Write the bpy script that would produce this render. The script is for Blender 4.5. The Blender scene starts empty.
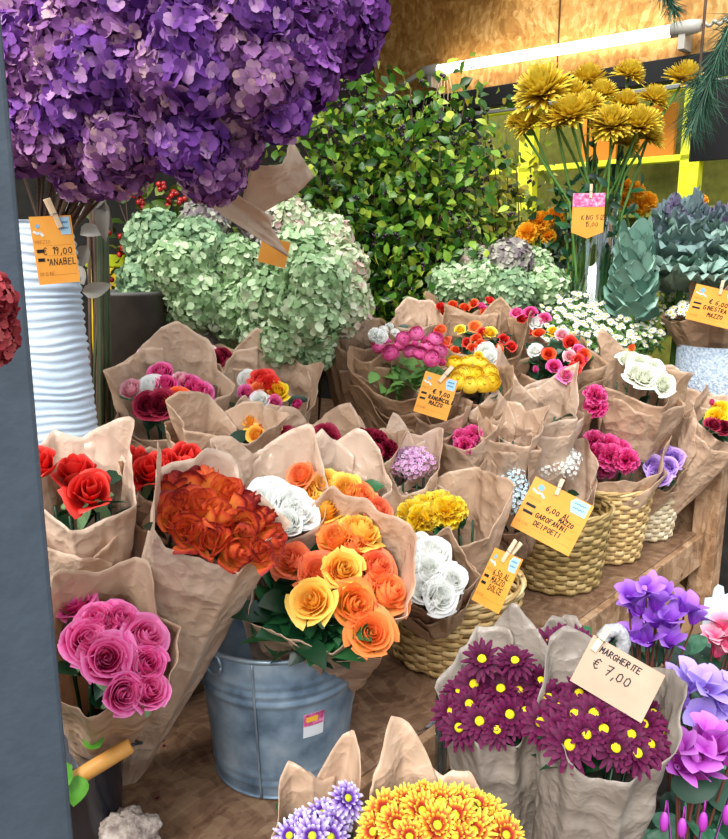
import bpy, math, random
import numpy as np
from mathutils import Vector, Matrix, noise
R_ = math.radians
PI = math.pi
SC = bpy.context.scene
COL = SC.collection
rng = random.Random(11)

# ------------------------------------------------------------------ camera
F, W_, H_ = 790.0, 728.0, 839.0
PITCH = R_(12.0)
CAM = Vector((0, 0, 1.52))
cam = bpy.data.cameras.new('camera'); cam.sensor_fit = 'HORIZONTAL'; cam.sensor_width = 36
cam.lens = 36 * F / W_; cam.clip_start = .02
co = bpy.data.objects.new('camera', cam); COL.objects.link(co)
co.location = CAM; co.rotation_euler = (PI / 2 - PITCH, 0, 0)
SC.camera = co
SC.cycles.transparent_max_bounces = 20; SC.cycles.max_bounces = 10; SC.cycles.diffuse_bounces = 6
# ------------------------------------------------------------------ light
w = bpy.data.worlds.new('sky'); SC.world = w; w.use_nodes = True
nt = w.node_tree; nt.nodes.clear()
wo = nt.nodes.new('ShaderNodeOutputWorld'); wb = nt.nodes.new('ShaderNodeBackground')
gr = nt.nodes.new('ShaderNodeTexGradient'); tc = nt.nodes.new('ShaderNodeTexCoord'); sp = nt.nodes.new('ShaderNodeSeparateXYZ')
rp = nt.nodes.new('ShaderNodeValToRGB')
nt.links.new(tc.outputs['Generated'], sp.inputs[0]); nt.links.new(sp.outputs['Z'], rp.inputs[0])
rp.color_ramp.elements[0].position = 0.0; rp.color_ramp.elements[0].color = (.34, .33, .32, 1)
rp.color_ramp.elements[1].position = .4; rp.color_ramp.elements[1].color = (.84, .92, 1.0, 1)
nt.links.new(rp.outputs[0], wb.inputs[0]); wb.inputs[1].default_value = 1.15
nt.links.new(wb.outputs[0], wo.inputs[0])
sun = bpy.data.lights.new('sun', 'SUN'); sun.energy = 3.2; sun.angle = R_(38); sun.color = (1, .97, .93)
so = bpy.data.objects.new('sun', sun); COL.objects.link(so)
so.rotation_euler = Vector((.35, .75, -.85)).to_track_quat('-Z', 'Y').to_euler()
SC.view_settings.view_transform = 'Standard'; SC.view_settings.look = 'None'
SC.view_settings.gamma = 1; SC.view_settings.use_curve_mapping = False
SC.view_settings.exposure = 0.6

# ------------------------------------------------------------------ placement helpers
cp, sn = math.cos(PITCH), math.sin(PITCH)
def ray(px, py):
    u, v = (px - W_ / 2) / F, (py - H_ / 2) / F
    return Vector((u, cp - v * sn, -sn - v * cp))
def at(px, py, Y):
    r = ray(px, py); return CAM + r * (Y / r.y)
E0 = Vector((-.01, 1.25, 0)); A = Vector((.667, .745, 0)).normalized(); B = Vector((-A.y, A.x, 0))
def on_z(px, py, z):
    r = ray(px, py); return CAM + r * ((z - CAM.z) / r.z)
def on_end(px, py, t):
    r = ray(px, py); return CAM + r * ((t - (CAM - E0).dot(A)) / r.dot(A))
def st(t, s, z=0): return E0 + A * t + B * s + Vector((0, 0, z))
def s_of(p): return (p - E0).dot(B)
def t_of(p): return (p - E0).dot(A)
def px2m(p): return ((p - CAM).dot(Vector((0, cp, -sn)))) / F
BENCH, TIER, FAR, LOW = .60, .85, 1.0, .34
def rest_z(p):
    t, s = t_of(p), s_of(p)
    if t > 1.66: return FAR
    if s > .42: return TIER
    if s > -.02: return BENCH
    return LOW

# ------------------------------------------------------------------ mesh builder
class MB:
    def __init__(s): s.v = []; s.f = []; s.uv = []; s.rn = []; s.mi = []
    def add(s, pts, faces, uv=None, rnd=0.0, mi=0):
        b = len(s.v); s.v.extend([tuple(p) for p in pts])
        s.uv.extend(uv if uv is not None else [(0, 0)] * len(pts)); s.rn.extend([rnd] * len(pts))
        for f in faces: s.f.append(tuple(b + i for i in f)); s.mi.append(mi)
    def grid(s, fn, nu, nv, rnd=0.0, mi=0, wrap=False):
        pts, uv = [], []
        for j in range(nv):
            for i in range(nu):
                a, t = (i / (nu if wrap else nu - 1)), j / (nv - 1)
                pts.append(fn(a, t)); uv.append((a, t))
        fs = []
        for j in range(nv - 1):
            for i in range(nu if wrap else nu - 1):
                k = (i + 1) % nu
                fs.append((j * nu + i, j * nu + k, (j + 1) * nu + k, (j + 1) * nu + i))
        s.add(pts, fs, uv, rnd, mi)
    def box(s, lo, hi, M=None, rnd=0.0, mi=0):
        P = [Vector((x, y, z)) for z in (lo[2], hi[2]) for y in (lo[1], hi[1]) for x in (lo[0], hi[0])]
        if M is not None: P = [M @ p for p in P]
        s.add(P, [(0, 2, 3, 1), (4, 5, 7, 6), (0, 1, 5, 4), (2, 6, 7, 3), (0, 4, 6, 2), (1, 3, 7, 5)], None, rnd, mi)
    def tube(s, path, r, n=6, rnd=0.0, mi=0, cap=True):
        path = [Vector(p) for p in path]; m = len(path)
        rs = r if isinstance(r, (list, tuple)) else [r] * m
        pts, uv = [], []
        up = Vector((.13, .31, .94))
        for k, p in enumerate(path):
            d = (path[min(k + 1, m - 1)] - path[max(k - 1, 0)]).normalized()
            x = d.cross(up)
            x = d.cross(Vector((1, 0, 0))) if x.length < .05 else x
            x.normalize(); y = d.cross(x)
            for i in range(n):
                a = 2 * PI * i / n; pts.append(p + (x * math.cos(a) + y * math.sin(a)) * rs[k]); uv.append((i / n, k / max(1, m - 1)))
        fs = [(k * n + i, k * n + (i + 1) % n, (k + 1) * n + (i + 1) % n, (k + 1) * n + i) for k in range(m - 1) for i in range(n)]
        if cap: fs += [tuple(range(n))[::-1], tuple((m - 1) * n + i for i in range(n))]
        s.add(pts, fs, uv, rnd, mi)
    def lathe(s, prof, n=48, M=None, rnd=0.0, mi=0):
        pts, uv = [], []
        for k, (r, z) in enumerate(prof):
            for i in range(n):
                a = 2 * PI * i / n; p = Vector((r * math.cos(a), r * math.sin(a), z)); pts.append(M @ p if M is not None else p); uv.append((i / n, k / (len(prof) - 1)))
        fs = [(k * n + i, k * n + (i + 1) % n, (k + 1) * n + (i + 1) % n, (k + 1) * n + i) for k in range(len(prof) - 1) for i in range(n)]
        s.add(pts, fs, uv, rnd, mi)
    def ball(s, c, r, n=10, m=6, rnd=0.0, mi=0, sc=(1, 1, 1)):
        c = Vector(c)
        s.grid(lambda a, t: c + Vector((math.cos(2 * PI * a) * math.sin(PI * t) * sc[0], math.sin(2 * PI * a) * math.sin(PI * t) * sc[1], -math.cos(PI * t) * sc[2])) * r, n, m, rnd, mi, wrap=True)
    def mesh(s, name, mats, smooth=True):
        me = bpy.data.meshes.new(name); me.from_pydata(s.v, [], s.f)
        for m in (mats if isinstance(mats, (list, tuple)) else [mats]): me.materials.append(m)
        n = len(me.loops); idx = np.empty(n, dtype=np.int32); me.loops.foreach_get('vertex_index', idx)
        ul = me.uv_layers.new(name='UVMap'); ul.data.foreach_set('uv', np.array(s.uv, dtype=np.float32)[idx].ravel())
        at_ = me.attributes.new('rnd', 'FLOAT', 'POINT'); at_.data.foreach_set('value', np.array(s.rn, dtype=np.float32))
        me.polygons.foreach_set('material_index', np.array(s.mi, dtype=np.int32))
        me.polygons.foreach_set('use_smooth', np.full(len(s.f), smooth)); me.update()
        return me
    def obj(s, name, mats, parent=None, smooth=True, bevel=0, M=None):
        return link(name, s.mesh(name, mats, smooth), parent, M, bevel)
def link(name, me, parent=None, M=None, bevel=0):
    o = bpy.data.objects.new(name, me); COL.objects.link(o)
    if parent is not None: o.parent = parent
    if M is not None: o.matrix_local = M
    if bevel:
        b = o.modifiers.new('bevel', 'BEVEL'); b.width = bevel; b.segments = 2; b.limit_method = 'ANGLE'
    return o
def thing(name, label, cat, M=None, group=None):
    o = bpy.data.objects.new(name, None); o.empty_display_size = .02; COL.objects.link(o)
    if M is not None: o.matrix_world = M if isinstance(M, Matrix) else Matrix.Translation(M)
    return tag(o, label, cat, group)
def tag(o, label, cat, group=None):
    o['label'] = label; o['category'] = cat
    if group: o['group'] = group
    return o
def struct(o): o['kind'] = 'structure'; return o
def copy_tree(o, M=None, label=None):
    c = o.copy(); COL.objects.link(c)
    if M is not None: c.matrix_world = M
    if label: c['label'] = label
    for ch in [x for x in COL.objects if x.parent == o]:
        d = ch.copy(); COL.objects.link(d); d.parent = c
        for g in [x for x in COL.objects if x.parent == ch]:
            e = g.copy(); COL.objects.link(e); e.parent = d
    return c
def frame(z, p=(0, 0, 0), spin=0.0, sc=1.0):
    z = Vector(z).normalized(); x = Vector((0, 0, 1)).cross(z)
    x = Vector((1, 0, 0)) if x.length < 1e-3 else x.normalized()
    y = z.cross(x)
    c, s = math.cos(spin), math.sin(spin); X = x * c + y * s; Y = y * c - x * s
    M = Matrix((X, Y, z)).transposed().to_4x4() @ Matrix.Scale(sc, 4); M.translation = Vector(p); return M
STALL = Matrix((A, B, Vector((0, 0, 1)))).transposed().to_4x4(); STALL.translation = E0

# ------------------------------------------------------------------ materials
def lin(h):
    h = h.lstrip('#'); c = [int(h[i:i + 2], 16) / 255 for i in (0, 2, 4)]
    return tuple([(x / 12.92 if x < .04045 else ((x + .055) / 1.055) ** 2.4) for x in c]) + (1,)
MATS = {}
def mat(name, ramp, mode='flat', rough=.6, transl=0.0, metal=0.0, var=.1, nscale=20, bump=0.0, bscale=80, spec=.3, emit=0, alpha=None, sheen=0):
    """ramp: list of (pos, hex); mode: what drives it - uv (along a petal), rnd (each petal or leaf), noise, obj (each object), flat"""
    if name in MATS: return MATS[name]
    m = bpy.data.materials.new(name); MATS[name] = m; m.use_nodes = True; t = m.node_tree; N = t.nodes; Lk = t.links
    bs = N['Principled BSDF']; out = N['Material Output']
    bs.inputs['Roughness'].default_value = rough; bs.inputs['Metallic'].default_value = metal; bs.inputs['Specular IOR Level'].default_value = spec
    if isinstance(ramp, str): ramp = [(0, ramp)]
    r = N.new('ShaderNodeValToRGB'); e = r.color_ramp.elements
    e[0].position, e[0].color = ramp[0][0], lin(ramp[0][1])
    if len(ramp) == 1: e[1].position, e[1].color = 1, lin(ramp[0][1])
    else:
        e[1].position, e[1].color = ramp[-1][0], lin(ramp[-1][1])
        for p, c in ramp[1:-1]: k = e.new(p); k.color = lin(c)
    tcn = N.new('ShaderNodeTexCoord')
    no = N.new('ShaderNodeTexNoise'); no.inputs['Scale'].default_value = nscale; no.inputs['Detail'].default_value = 4
    Lk.new(tcn.outputs['Object'], no.inputs['Vector'])
    oi = N.new('ShaderNodeObjectInfo')
    def math_(op, a, b):
        n = N.new('ShaderNodeMath'); n.operation = op
        for i, x in enumerate((a, b)):
            if isinstance(x, (int, float)): n.inputs[i].default_value = x
            else: Lk.new(x, n.inputs[i])
        return n.outputs[0]
    nz = math_('MULTIPLY', math_('SUBTRACT', no.outputs[0], .5), var * 2)
    ob = math_('MULTIPLY', math_('SUBTRACT', oi.outputs['Random'], .5), var)
    if mode == 'uv':
        uvn = N.new('ShaderNodeSeparateXYZ'); Lk.new(tcn.outputs['UV'], uvn.inputs[0]); src = math_('ADD', math_('ADD', uvn.outputs['Y'], nz), ob)
    elif mode == 'rnd':
        an = N.new('ShaderNodeAttribute'); an.attribute_name = 'rnd'; src = math_('ADD', an.outputs['Fac'], nz)
    elif mode == 'noise': src = math_('ADD', no.outputs[0], math_('MULTIPLY', ob, 1))
    elif mode == 'obj': src = math_('ADD', oi.outputs['Random'], nz)
    else: src = math_('ADD', .5, nz)
    Lk.new(src, r.inputs[0]); col = r.outputs[0]
    Lk.new(col, bs.inputs['Base Color'])
    if bump:
        bn = N.new('ShaderNodeTexNoise'); bn.inputs['Scale'].default_value = bscale; bn.inputs['Detail'].default_value = 5
        Lk.new(tcn.outputs['Object'], bn.inputs['Vector'])
        bp = N.new('ShaderNodeBump'); bp.inputs['Strength'].default_value = bump; bp.inputs['Distance'].default_value = .01
        hgt = bn.outputs[0]
        if name.startswith('kraft'):
            vo = N.new('ShaderNodeTexNoise'); vo.noise_type = 'RIDGED_MULTIFRACTAL'; vo.normalize = True
            for k_, v_ in (('Scale', 13), ('Detail', 3), ('Roughness', .45), ('Lacunarity', 2.1), ('Offset', 1.0), ('Gain', 1.6)): vo.inputs[k_].default_value = v_
            Lk.new(tcn.outputs['Object'], vo.inputs['Vector'])
            hgt = math_('ADD', math_('MULTIPLY', vo.outputs[0], 1.0), math_('MULTIPLY', bn.outputs[0], .12))
        Lk.new(hgt, bp.inputs['Height']); Lk.new(bp.outputs[0], bs.inputs['Normal'])
    if sheen: bs.inputs['Sheen Weight'].default_value = sheen
    if emit:
        bs.inputs['Emission Strength'].default_value = emit; Lk.new(col, bs.inputs['Emission Color'])
    if transl:
        tr = N.new('ShaderNodeBsdfTranslucent'); Lk.new(col, tr.inputs[0]); mx = N.new('ShaderNodeMixShader'); mx.inputs[0].default_value = transl
        Lk.new(bs.outputs[0], mx.inputs[1]); Lk.new(tr.outputs[0], mx.inputs[2]); Lk.new(mx.outputs[0], out.inputs[0])
    return m
def glassy(name, col, rough=.05, amount=.75):
    if name in MATS: return MATS[name]
    m = bpy.data.materials.new(name); MATS[name] = m; m.use_nodes = True; t = m.node_tree
    gl = t.nodes.new('ShaderNodeBsdfGlossy'); gl.inputs[0].default_value = (.95, .97, 1, 1); gl.inputs['Roughness'].default_value = rough
    tp = t.nodes.new('ShaderNodeBsdfTransparent'); tp.inputs[0].default_value = lin(col); mx = t.nodes.new('ShaderNodeMixShader')
    lw = t.nodes.new('ShaderNodeLayerWeight'); lw.inputs['Blend'].default_value = .5
    mr = t.nodes.new('ShaderNodeMapRange'); mr.inputs['To Min'].default_value = .03; mr.inputs['To Max'].default_value = 1 - amount + .35
    t.links.new(lw.outputs['Facing'], mr.inputs['Value']); t.links.new(mr.outputs[0], mx.inputs[0])
    t.links.new(tp.outputs[0], mx.inputs[1]); t.links.new(gl.outputs[0], mx.inputs[2]); t.links.new(mx.outputs[0], t.nodes['Material Output'].inputs[0])
    return m
def osb(name, c0, c1, c2, scale=9, rough=.6):
    m = bpy.data.materials.new(name); m.use_nodes = True; t = m.node_tree; N = t.nodes; L = t.links
    bs = N['Principled BSDF']; bs.inputs['Roughness'].default_value = rough; bs.inputs['Specular IOR Level'].default_value = .35
    tcn = N.new('ShaderNodeTexCoord'); nz = N.new('ShaderNodeTexNoise'); nz.inputs['Scale'].default_value = 4
    L.new(tcn.outputs['Object'], nz.inputs[0])
    mxv = N.new('ShaderNodeMixRGB'); mxv.inputs[0].default_value = .13; L.new(tcn.outputs['Object'], mxv.inputs[1]); L.new(nz.outputs['Color'], mxv.inputs[2])
    outs = []
    for k, (rot, sc) in enumerate(((.4, (1, 3.6, 1)), (-.7, (3.4, 1, 1)), (1.3, (1.2, 3, 3)))):
        mp = N.new('ShaderNodeMapping'); mp.inputs['Rotation'].default_value = (rot * .6, rot, rot); mp.inputs['Scale'].default_value = tuple(scale * x for x in sc)
        L.new(mxv.outputs[0], mp.inputs[0])
        vo = N.new('ShaderNodeTexVoronoi'); vo.inputs['Scale'].default_value = 1; L.new(mp.outputs[0], vo.inputs[0]); outs.append(vo)
    sep = N.new('ShaderNodeSeparateXYZ'); L.new(outs[0].outputs['Color'], sep.inputs[0])
    sep2 = N.new('ShaderNodeSeparateXYZ'); L.new(outs[1].outputs['Color'], sep2.inputs[0])
    sep3 = N.new('ShaderNodeSeparateXYZ'); L.new(outs[2].outputs['Color'], sep3.inputs[0])
    ad = N.new('ShaderNodeMath'); ad.operation = 'ADD'; L.new(sep.outputs[0], ad.inputs[0]); L.new(sep2.outputs[0], ad.inputs[1])
    ad2 = N.new('ShaderNodeMath'); ad2.operation = 'ADD'; L.new(ad.outputs[0], ad2.inputs[0]); L.new(sep3.outputs[1], ad2.inputs[1])
    nf = N.new('ShaderNodeTexNoise'); nf.inputs['Scale'].default_value = 60; nf.inputs['Detail'].default_value = 6; L.new(tcn.outputs['Object'], nf.inputs[0])
    ad3 = N.new('ShaderNodeMath'); ad3.operation = 'ADD'; L.new(ad2.outputs[0], ad3.inputs[0]); L.new(nf.outputs[0], ad3.inputs[1])
    dv = N.new('ShaderNodeMath'); dv.operation = 'MULTIPLY'; dv.inputs[1].default_value = .25; L.new(ad3.outputs[0], dv.inputs[0])
    r = N.new('ShaderNodeValToRGB'); e = r.color_ramp.elements; e[0].position = .25; e[0].color = lin(c0); e[1].position = .75; e[1].color = lin(c2)
    k = e.new(.5); k.color = lin(c1)
    L.new(dv.outputs[0], r.inputs[0]); L.new(r.outputs[0], bs.inputs['Base Color'])
    bp = N.new('ShaderNodeBump'); bp.inputs['Strength'].default_value = .35; bp.inputs['Distance'].default_value = .01; L.new(dv.outputs[0], bp.inputs['Height']); L.new(bp.outputs[0], bs.inputs['Normal'])
    return m

kraft = mat('kraft_light', [(.3, '#c9a688'), (.7, '#ddbfa3')], 'noise', .36, transl=.25, var=.25, nscale=9, bump=.5, bscale=45, spec=.6)
kraft_pale = mat('kraft_pale', [(.3, '#d6b79c'), (.7, '#e8d0ba')], 'noise', .34, transl=.25, var=.2, nscale=9, bump=.5, bscale=45, spec=.6)
kraft_shaded = mat('kraft_shaded', [(.3, '#857a70'), (.7, '#9f9387')], 'noise', .45, transl=.1, var=.25, nscale=9, bump=.5, bscale=45, spec=.6)  # same kraft, greyed: shade on the low daisy wraps put into the colour
kraft_brown = mat('kraft_brown', [(.3, '#a27f5f'), (.7, '#ba9777')], 'noise', .5, transl=.12, var=.25, nscale=9, bump=.5, bscale=45, spec=.6)
leafm = mat('rose_leaf', [(0, '#0c2e1a'), (.5, '#17482a'), (1, '#2e6a3a')], 'rnd', .38, transl=.15, spec=.5, var=.12)
stem_green = mat('stem_green', [(0, '#3f6b2e'), (1, '#6f9a4a')], 'noise', .5)
calyx_m = mat('calyx_green', [(0, '#5d8f52'), (1, '#a9cf9d')], 'noise', .5, transl=.15)
wood_peg = mat('peg_wood', [(.2, '#d8b890'), (.8, '#f0d9ba')], 'noise', .6)
ink = mat('ink_black', '#16161c', rough=.5)
dark_m = mat('dark_void', [(.2, '#17150f'), (.8, '#2b2820')], 'noise', .9)

# ------------------------------------------------------------------ flowers (unit radius, facing +Z)
MESH = {}
def petal_rose(mb, r, phi, q, Hh, Wd, curl, tip, ripple, zb, N=7, ruf=0.0):
    ph2 = rng.uniform(0, 6.28); rd = rng.random(); tw = rng.uniform(-.12, .12)
    def fn(a, t):
        s = a * 2 - 1
        wdt = Wd * (.45 + .55 * math.sin(min(1, t * 1.15) * PI / 2))
        wdt *= 1 - max(0, t - .78) * (1.4 * tip)
        c = max(0, t - .55) / .45
        rad = r * (.32 + .68 * math.sin(min(1, t * 1.35) * PI / 2)) + curl * .42 * c * c + .05 * s * (1 - q)
        rad += curl * .12 * abs(s) ** 2 * t + ripple * math.sin(4 * s + ph2) * t * t + ruf * math.sin(11 * s + ph2) * max(0, t - .6)
        z = zb + Hh * t - curl * .24 * c * c - s * s * (.16 + .14 * tip) * t * t + tip * .14 * c * (1 - abs(s)) + tw * s * t
        z += ruf * math.cos(9 * s + ph2) * max(0, t - .6)
        an = phi + s * wdt
        return Vector((rad * math.cos(an), rad * math.sin(an), z))
    mb.grid(fn, N, N, rd)
def gen_rose(n=24, open_=1.0, tip=.2, size=1.0, ruf=0.0):
    mb = MB(); ph = rng.uniform(0, 6)
    for k in range(n):
        q = k / (n - 1); ph += 2.4 + rng.uniform(-.25, .25)
        r = .1 + (.35 + .38 * open_) * q ** .85
        curl = max(0, q - .25) * 1.15 * open_ * rng.uniform(.6, 1.15)
        petal_rose(mb, r, ph, q, (1.35 - (.55 - .12 * (1 - open_)) * q) * (1 + .04 * rng.uniform(-1, 1)), 1.5 * (1 - q) + .82 * q, curl, tip * q, .03, -.72, ruf=ruf)
    return mb
def gen_ranunculus(n=34):
    mb = MB(); ph = 0
    for k in range(n):
        q = k / (n - 1); ph += 2.4 + rng.uniform(-.2, .2)
        r = .08 + .86 * q
        def fn(a, t, ph=ph, q=q, r=r):
            s = a * 2 - 1; th = (1 - t) * (2.3) + t * (.25 + 1.0 * q); 
            rr = r * (.55 + .45 * 1)
            an = ph + s * (.95 - .25 * q) * (.5 + .5 * math.sin(min(1, t * 1.2) * PI / 2)) * (1.1 if q > .5 else 1.5)
            return Vector((rr * math.sin(th) * math.cos(an), rr * math.sin(th) * math.sin(an), rr * math.cos(th) * .8 - .1 - s * s * .08 * t + .15 * (1 - q)))
        mb.grid(fn, 5, 6, rng.random())
    mb.ball((0, 0, .25), .16, 8, 5, .5)
    return mb
def gen_carnation(n=46):
    mb = MB()
    for k in range(n):
        q = (k + .5) / n; th = math.acos(1 - q * 1.25); ph = 2.4 * k; ph2 = rng.uniform(0, 6)
        d = Vector((math.sin(th) * math.cos(ph), math.sin(th) * math.sin(ph), math.cos(th))); M = frame(d, (0, 0, -.45), rng.uniform(0, 6))
        def fn(a, t):
            s = a * 2 - 1
            wv = .09 * math.sin(s * 9 + ph2) * t * t
            return M @ Vector((s * .5 * t, wv + .12 * s * s * t, 1.25 * t - .22 * s * s * t - .07 * t * abs(math.sin(s * 14 + ph2))))
        mb.grid(fn, 9, 4, rng.random())
    return mb
def ray_petal(mb, az, elev, L, Wd, droop=.2, z0=0.0, cup=.25, r0=.08, nv=5, notch=0, nu=3):
    rd = rng.random(); ca, sa = math.cos(az), math.sin(az); tw = rng.uniform(-.15, .15)
    def fn(a, t):
        s = a * 2 - 1
        wv = Wd * math.sin(min(1, .15 + t * .95) * PI * .82) ** .7
        if t > .95: wv *= .55
        h = t * L; out = r0 + h * math.cos(elev) ; z = z0 + h * math.sin(elev) - droop * t * t * L + cup * wv * s * s + tw * s * wv * 2
        y = s * wv
        return Vector((out * ca - y * sa, out * sa + y * ca, z))
    mb.grid(fn, nu, nv, rd)
def gen_mum(whorls=((15, .1, 1.0), (14, .4, .85), (12, .75, .62)), Wd=.13, droop=.22):
    mb = MB()
    for n, el, L in whorls:
        o = rng.uniform(0, 6)
        for i in range(n): ray_petal(mb, o + 2 * PI * i / n + rng.uniform(-.1, .1), el + rng.uniform(-.12, .12), L * rng.uniform(.88, 1.05), Wd * rng.uniform(.85, 1.1), droop, z0=.02 + .06 * el)
    return mb
def gen_spider(n=230):
    mb = MB()
    for i in range(n):
        q = (i + .5) / n; el = 1.5 - 1.5 * q + rng.uniform(-.12, .12)
        ray_petal(mb, 2.4 * i + rng.uniform(-.15, .15), el, (.74 + .26 * q) * rng.uniform(.82, 1.05), .085, .12 * q - .18 * (1 - q), z0=-.25, cup=.5, r0=.05, nv=5)
    return mb
def gen_disc(r=.22):
    mb = MB()
    mb.grid(lambda a, t: Vector((r * math.sin(PI * .55 * t) * math.cos(2 * PI * a), r * math.sin(PI * .55 * t) * math.sin(2 * PI * a), .12 + r * .75 * math.cos(PI * .55 * t) - .08 * r * (t < .2) + .02 * math.sin(a * 60) * math.sin(t * 25))), 18, 8, wrap=True)
    return mb
def gen_daisy():
    mb = MB()
    for i in range(11): ray_petal(mb, 2 * PI * i / 11 + rng.uniform(-.08, .08), .12, 1.0, .22, .22, cup=.1, r0=.1, nv=3)
    mb.ball((0, 0, .08), .36, 8, 5, 0, 1, (1, 1, .6)); return mb
def gen_hydrangea(n=150, spread=2.15, fs=.175, inner=True):
    mb = MB()
    def floret(c, d, sz, rd):
        d = (d + Vector((rng.uniform(-1, 1), rng.uniform(-1, 1), rng.uniform(-1, 1))) * .7).normalized()
        M = frame(d, c, rng.uniform(0, 6)); cupv = rng.uniform(-.2, .45)
        for k in range(4):
            a0 = k * PI / 2; ca, sa = math.cos(a0), math.sin(a0); w = rng.uniform(.55, .68); rr = rd + rng.uniform(-.1, .1)
            pts = [(0, 0, 0), (.34, -w * .72, .05), (.42, 0, .0), (.34, w * .72, .05), (.68, -w * .98, cupv * .4 + .06), (.74, 0, cupv * .35), (.68, w * .98, cupv * .4 + .06), (.98, -w * .62, cupv * .7 + .05), (1.06, 0, cupv * .7), (.98, w * .62, cupv * .7 + .05)]
            P = [M @ (Vector((x * ca - y * sa, x * sa + y * ca, z)) * sz) for x, y, z in pts]
            mb.add(P, [(0, 1, 2), (0, 2, 3), (1, 4, 5, 2), (2, 5, 6, 3), (4, 7, 8, 5), (5, 8, 9, 6)], [(.5, 0), (0, .4), (.5, .4), (1, .4), (0, .7), (.5, .7), (1, .7), (.2, 1), (.5, 1), (.8, 1)], rr)
    for i in range(n):
        q = (i + .5) / n; th = math.acos(1 - q * (1 - math.cos(spread))); ph = 2.39996 * i
        d = Vector((math.sin(th) * math.cos(ph), math.sin(th) * math.sin(ph), math.cos(th)))
        floret(d * rng.uniform(.86, 1.04), d, fs * rng.uniform(.8, 1.2), rng.random())
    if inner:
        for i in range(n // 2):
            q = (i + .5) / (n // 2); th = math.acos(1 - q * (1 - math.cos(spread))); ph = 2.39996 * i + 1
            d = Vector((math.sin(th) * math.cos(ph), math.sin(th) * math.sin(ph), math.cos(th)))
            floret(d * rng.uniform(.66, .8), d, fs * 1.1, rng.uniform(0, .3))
    return mb
def gen_cluster(n=26, fs=.2):
    mb = MB()
    for i in range(n):
        q = (i + .5) / n; th = math.acos(1 - q * 1.3); ph = 2.39996 * i
        d = Vector((math.sin(th) * math.cos(ph), math.sin(th) * math.sin(ph), math.cos(th))); c = d * rng.uniform(.75, 1.05); M = frame(d + Vector((rng.uniform(-.4, .4), rng.uniform(-.4, .4), 0)), c, rng.uniform(0, 6), fs)
        rd = rng.random()
        for k in range(5):
            a = k * 2 * PI / 5; b = .55
            P = [M @ Vector(p) for p in ((0, 0, 0), (math.cos(a - b), math.sin(a - b), .25), (1.25 * math.cos(a), 1.25 * math.sin(a), .3), (math.cos(a + b), math.sin(a + b), .25))]
            mb.add(P, [(0, 1, 2, 3)], [(.5, 0), (0, .7), (.5, 1), (1, .7)], rd)
    return mb
def gen_bud(): return gen_rose(10, .12, .2)
GEN = {
    'rose': lambda: gen_rose(22, rng.uniform(.75, 1.0), .22), 'rose_tight': lambda: gen_rose(20, rng.uniform(.35, .5), .12),
    'rose_pointed': lambda: gen_rose(20, rng.uniform(.85, 1.15), 1.0), 'rose_frilly': lambda: gen_rose(24, .95, .3, ruf=.1), 'bud': gen_bud, 'rose_cup': lambda: gen_rose(12, rng.uniform(.6, .75), .85),  'rose_small': lambda: gen_rose(12, .8, .2),
    'ranunculus': gen_ranunculus, 'carnation': gen_carnation, 'mum': gen_mum, 'mum_spoon': lambda: gen_mum(((20, -.05, 1.0), (20, .25, .9), (18, .55, .78), (14, .9, .58)), .1, .05),
    'spider': gen_spider, 'daisy': gen_daisy, 'hydrangea': lambda: gen_hydrangea(170, 2.3, .19), 'hydrangea_big': lambda: gen_hydrangea(330, 2.2, .125), 'cluster': gen_cluster, 'disc': gen_disc}
FNAME = {'rose': 'rose', 'rose_tight': 'rose', 'rose_pointed': 'rose', 'rose_frilly': 'rose', 'rose_small': 'rose', 'rose_cup': 'rose', 'hydrangea_big': 'flower_head', 'bud': 'rose_bud', 'ranunculus': 'ranunculus_flower', 'carnation': 'carnation_flower',
         'mum': 'daisy_flower', 'mum_spoon': 'daisy_flower', 'spider': 'chrysanthemum_flower', 'daisy': 'daisy_flower', 'hydrangea': 'flower_head', 'cluster': 'flower_cluster'}
NV = {'hydrangea': 4, 'rose': 5, 'rose_pointed': 5, 'mum': 4}
def fmesh(kind, m):
    v = rng.randrange(NV.get(kind, 3)); key = (kind, v)
    if key not in MESH: MESH[key] = GEN[kind]()
    mk = (kind, v, m.name if not isinstance(m, list) else m[0].name)
    if mk not in MESH: MESH[mk] = MESH[key].mesh(FNAME.get(kind, kind), m)
    return MESH[mk]
def flower(kind, m, p, n, r, parent, inv=None, name=None, centre=None, calyx=False):
    M = frame(n, p, rng.uniform(0, 6.28), r)
    if inv is not None: M = inv @ M
    o = link(name or FNAME[kind], fmesh(kind, m), parent, M)
    if centre: link('flower_centre', fmesh('disc', centre), o)
    if calyx:
        if 'calyx' not in MESH:
            mb = MB()
            for i in range(5): ray_petal(mb, 2 * PI * i / 5, -.3, .95, .2, .45, z0=-.72, r0=.05)
            mb.tube([(0, 0, -.7), (0, 0, -1.3), (.05, 0, -2.2)], [.16, .1, .09], 7)
            MESH['calyx'] = mb.mesh('calyx', calyx_m)
        link('calyx', MESH['calyx'], o)
    return o
def leaf_into(mb, M, L, Wd, rd, mi=0, fold=.25, bend=.25, nu=3, nv=5):
    def fn(a, t):
        s = a * 2 - 1; wv = Wd * math.sin(PI * (t ** .8)) ** .8 if 0 < t < 1 else 0
        return M @ Vector((s * wv, t * L, fold * abs(s) * wv - bend * t * t * L))
    mb.grid(fn, nu, nv, rd, mi)

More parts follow.
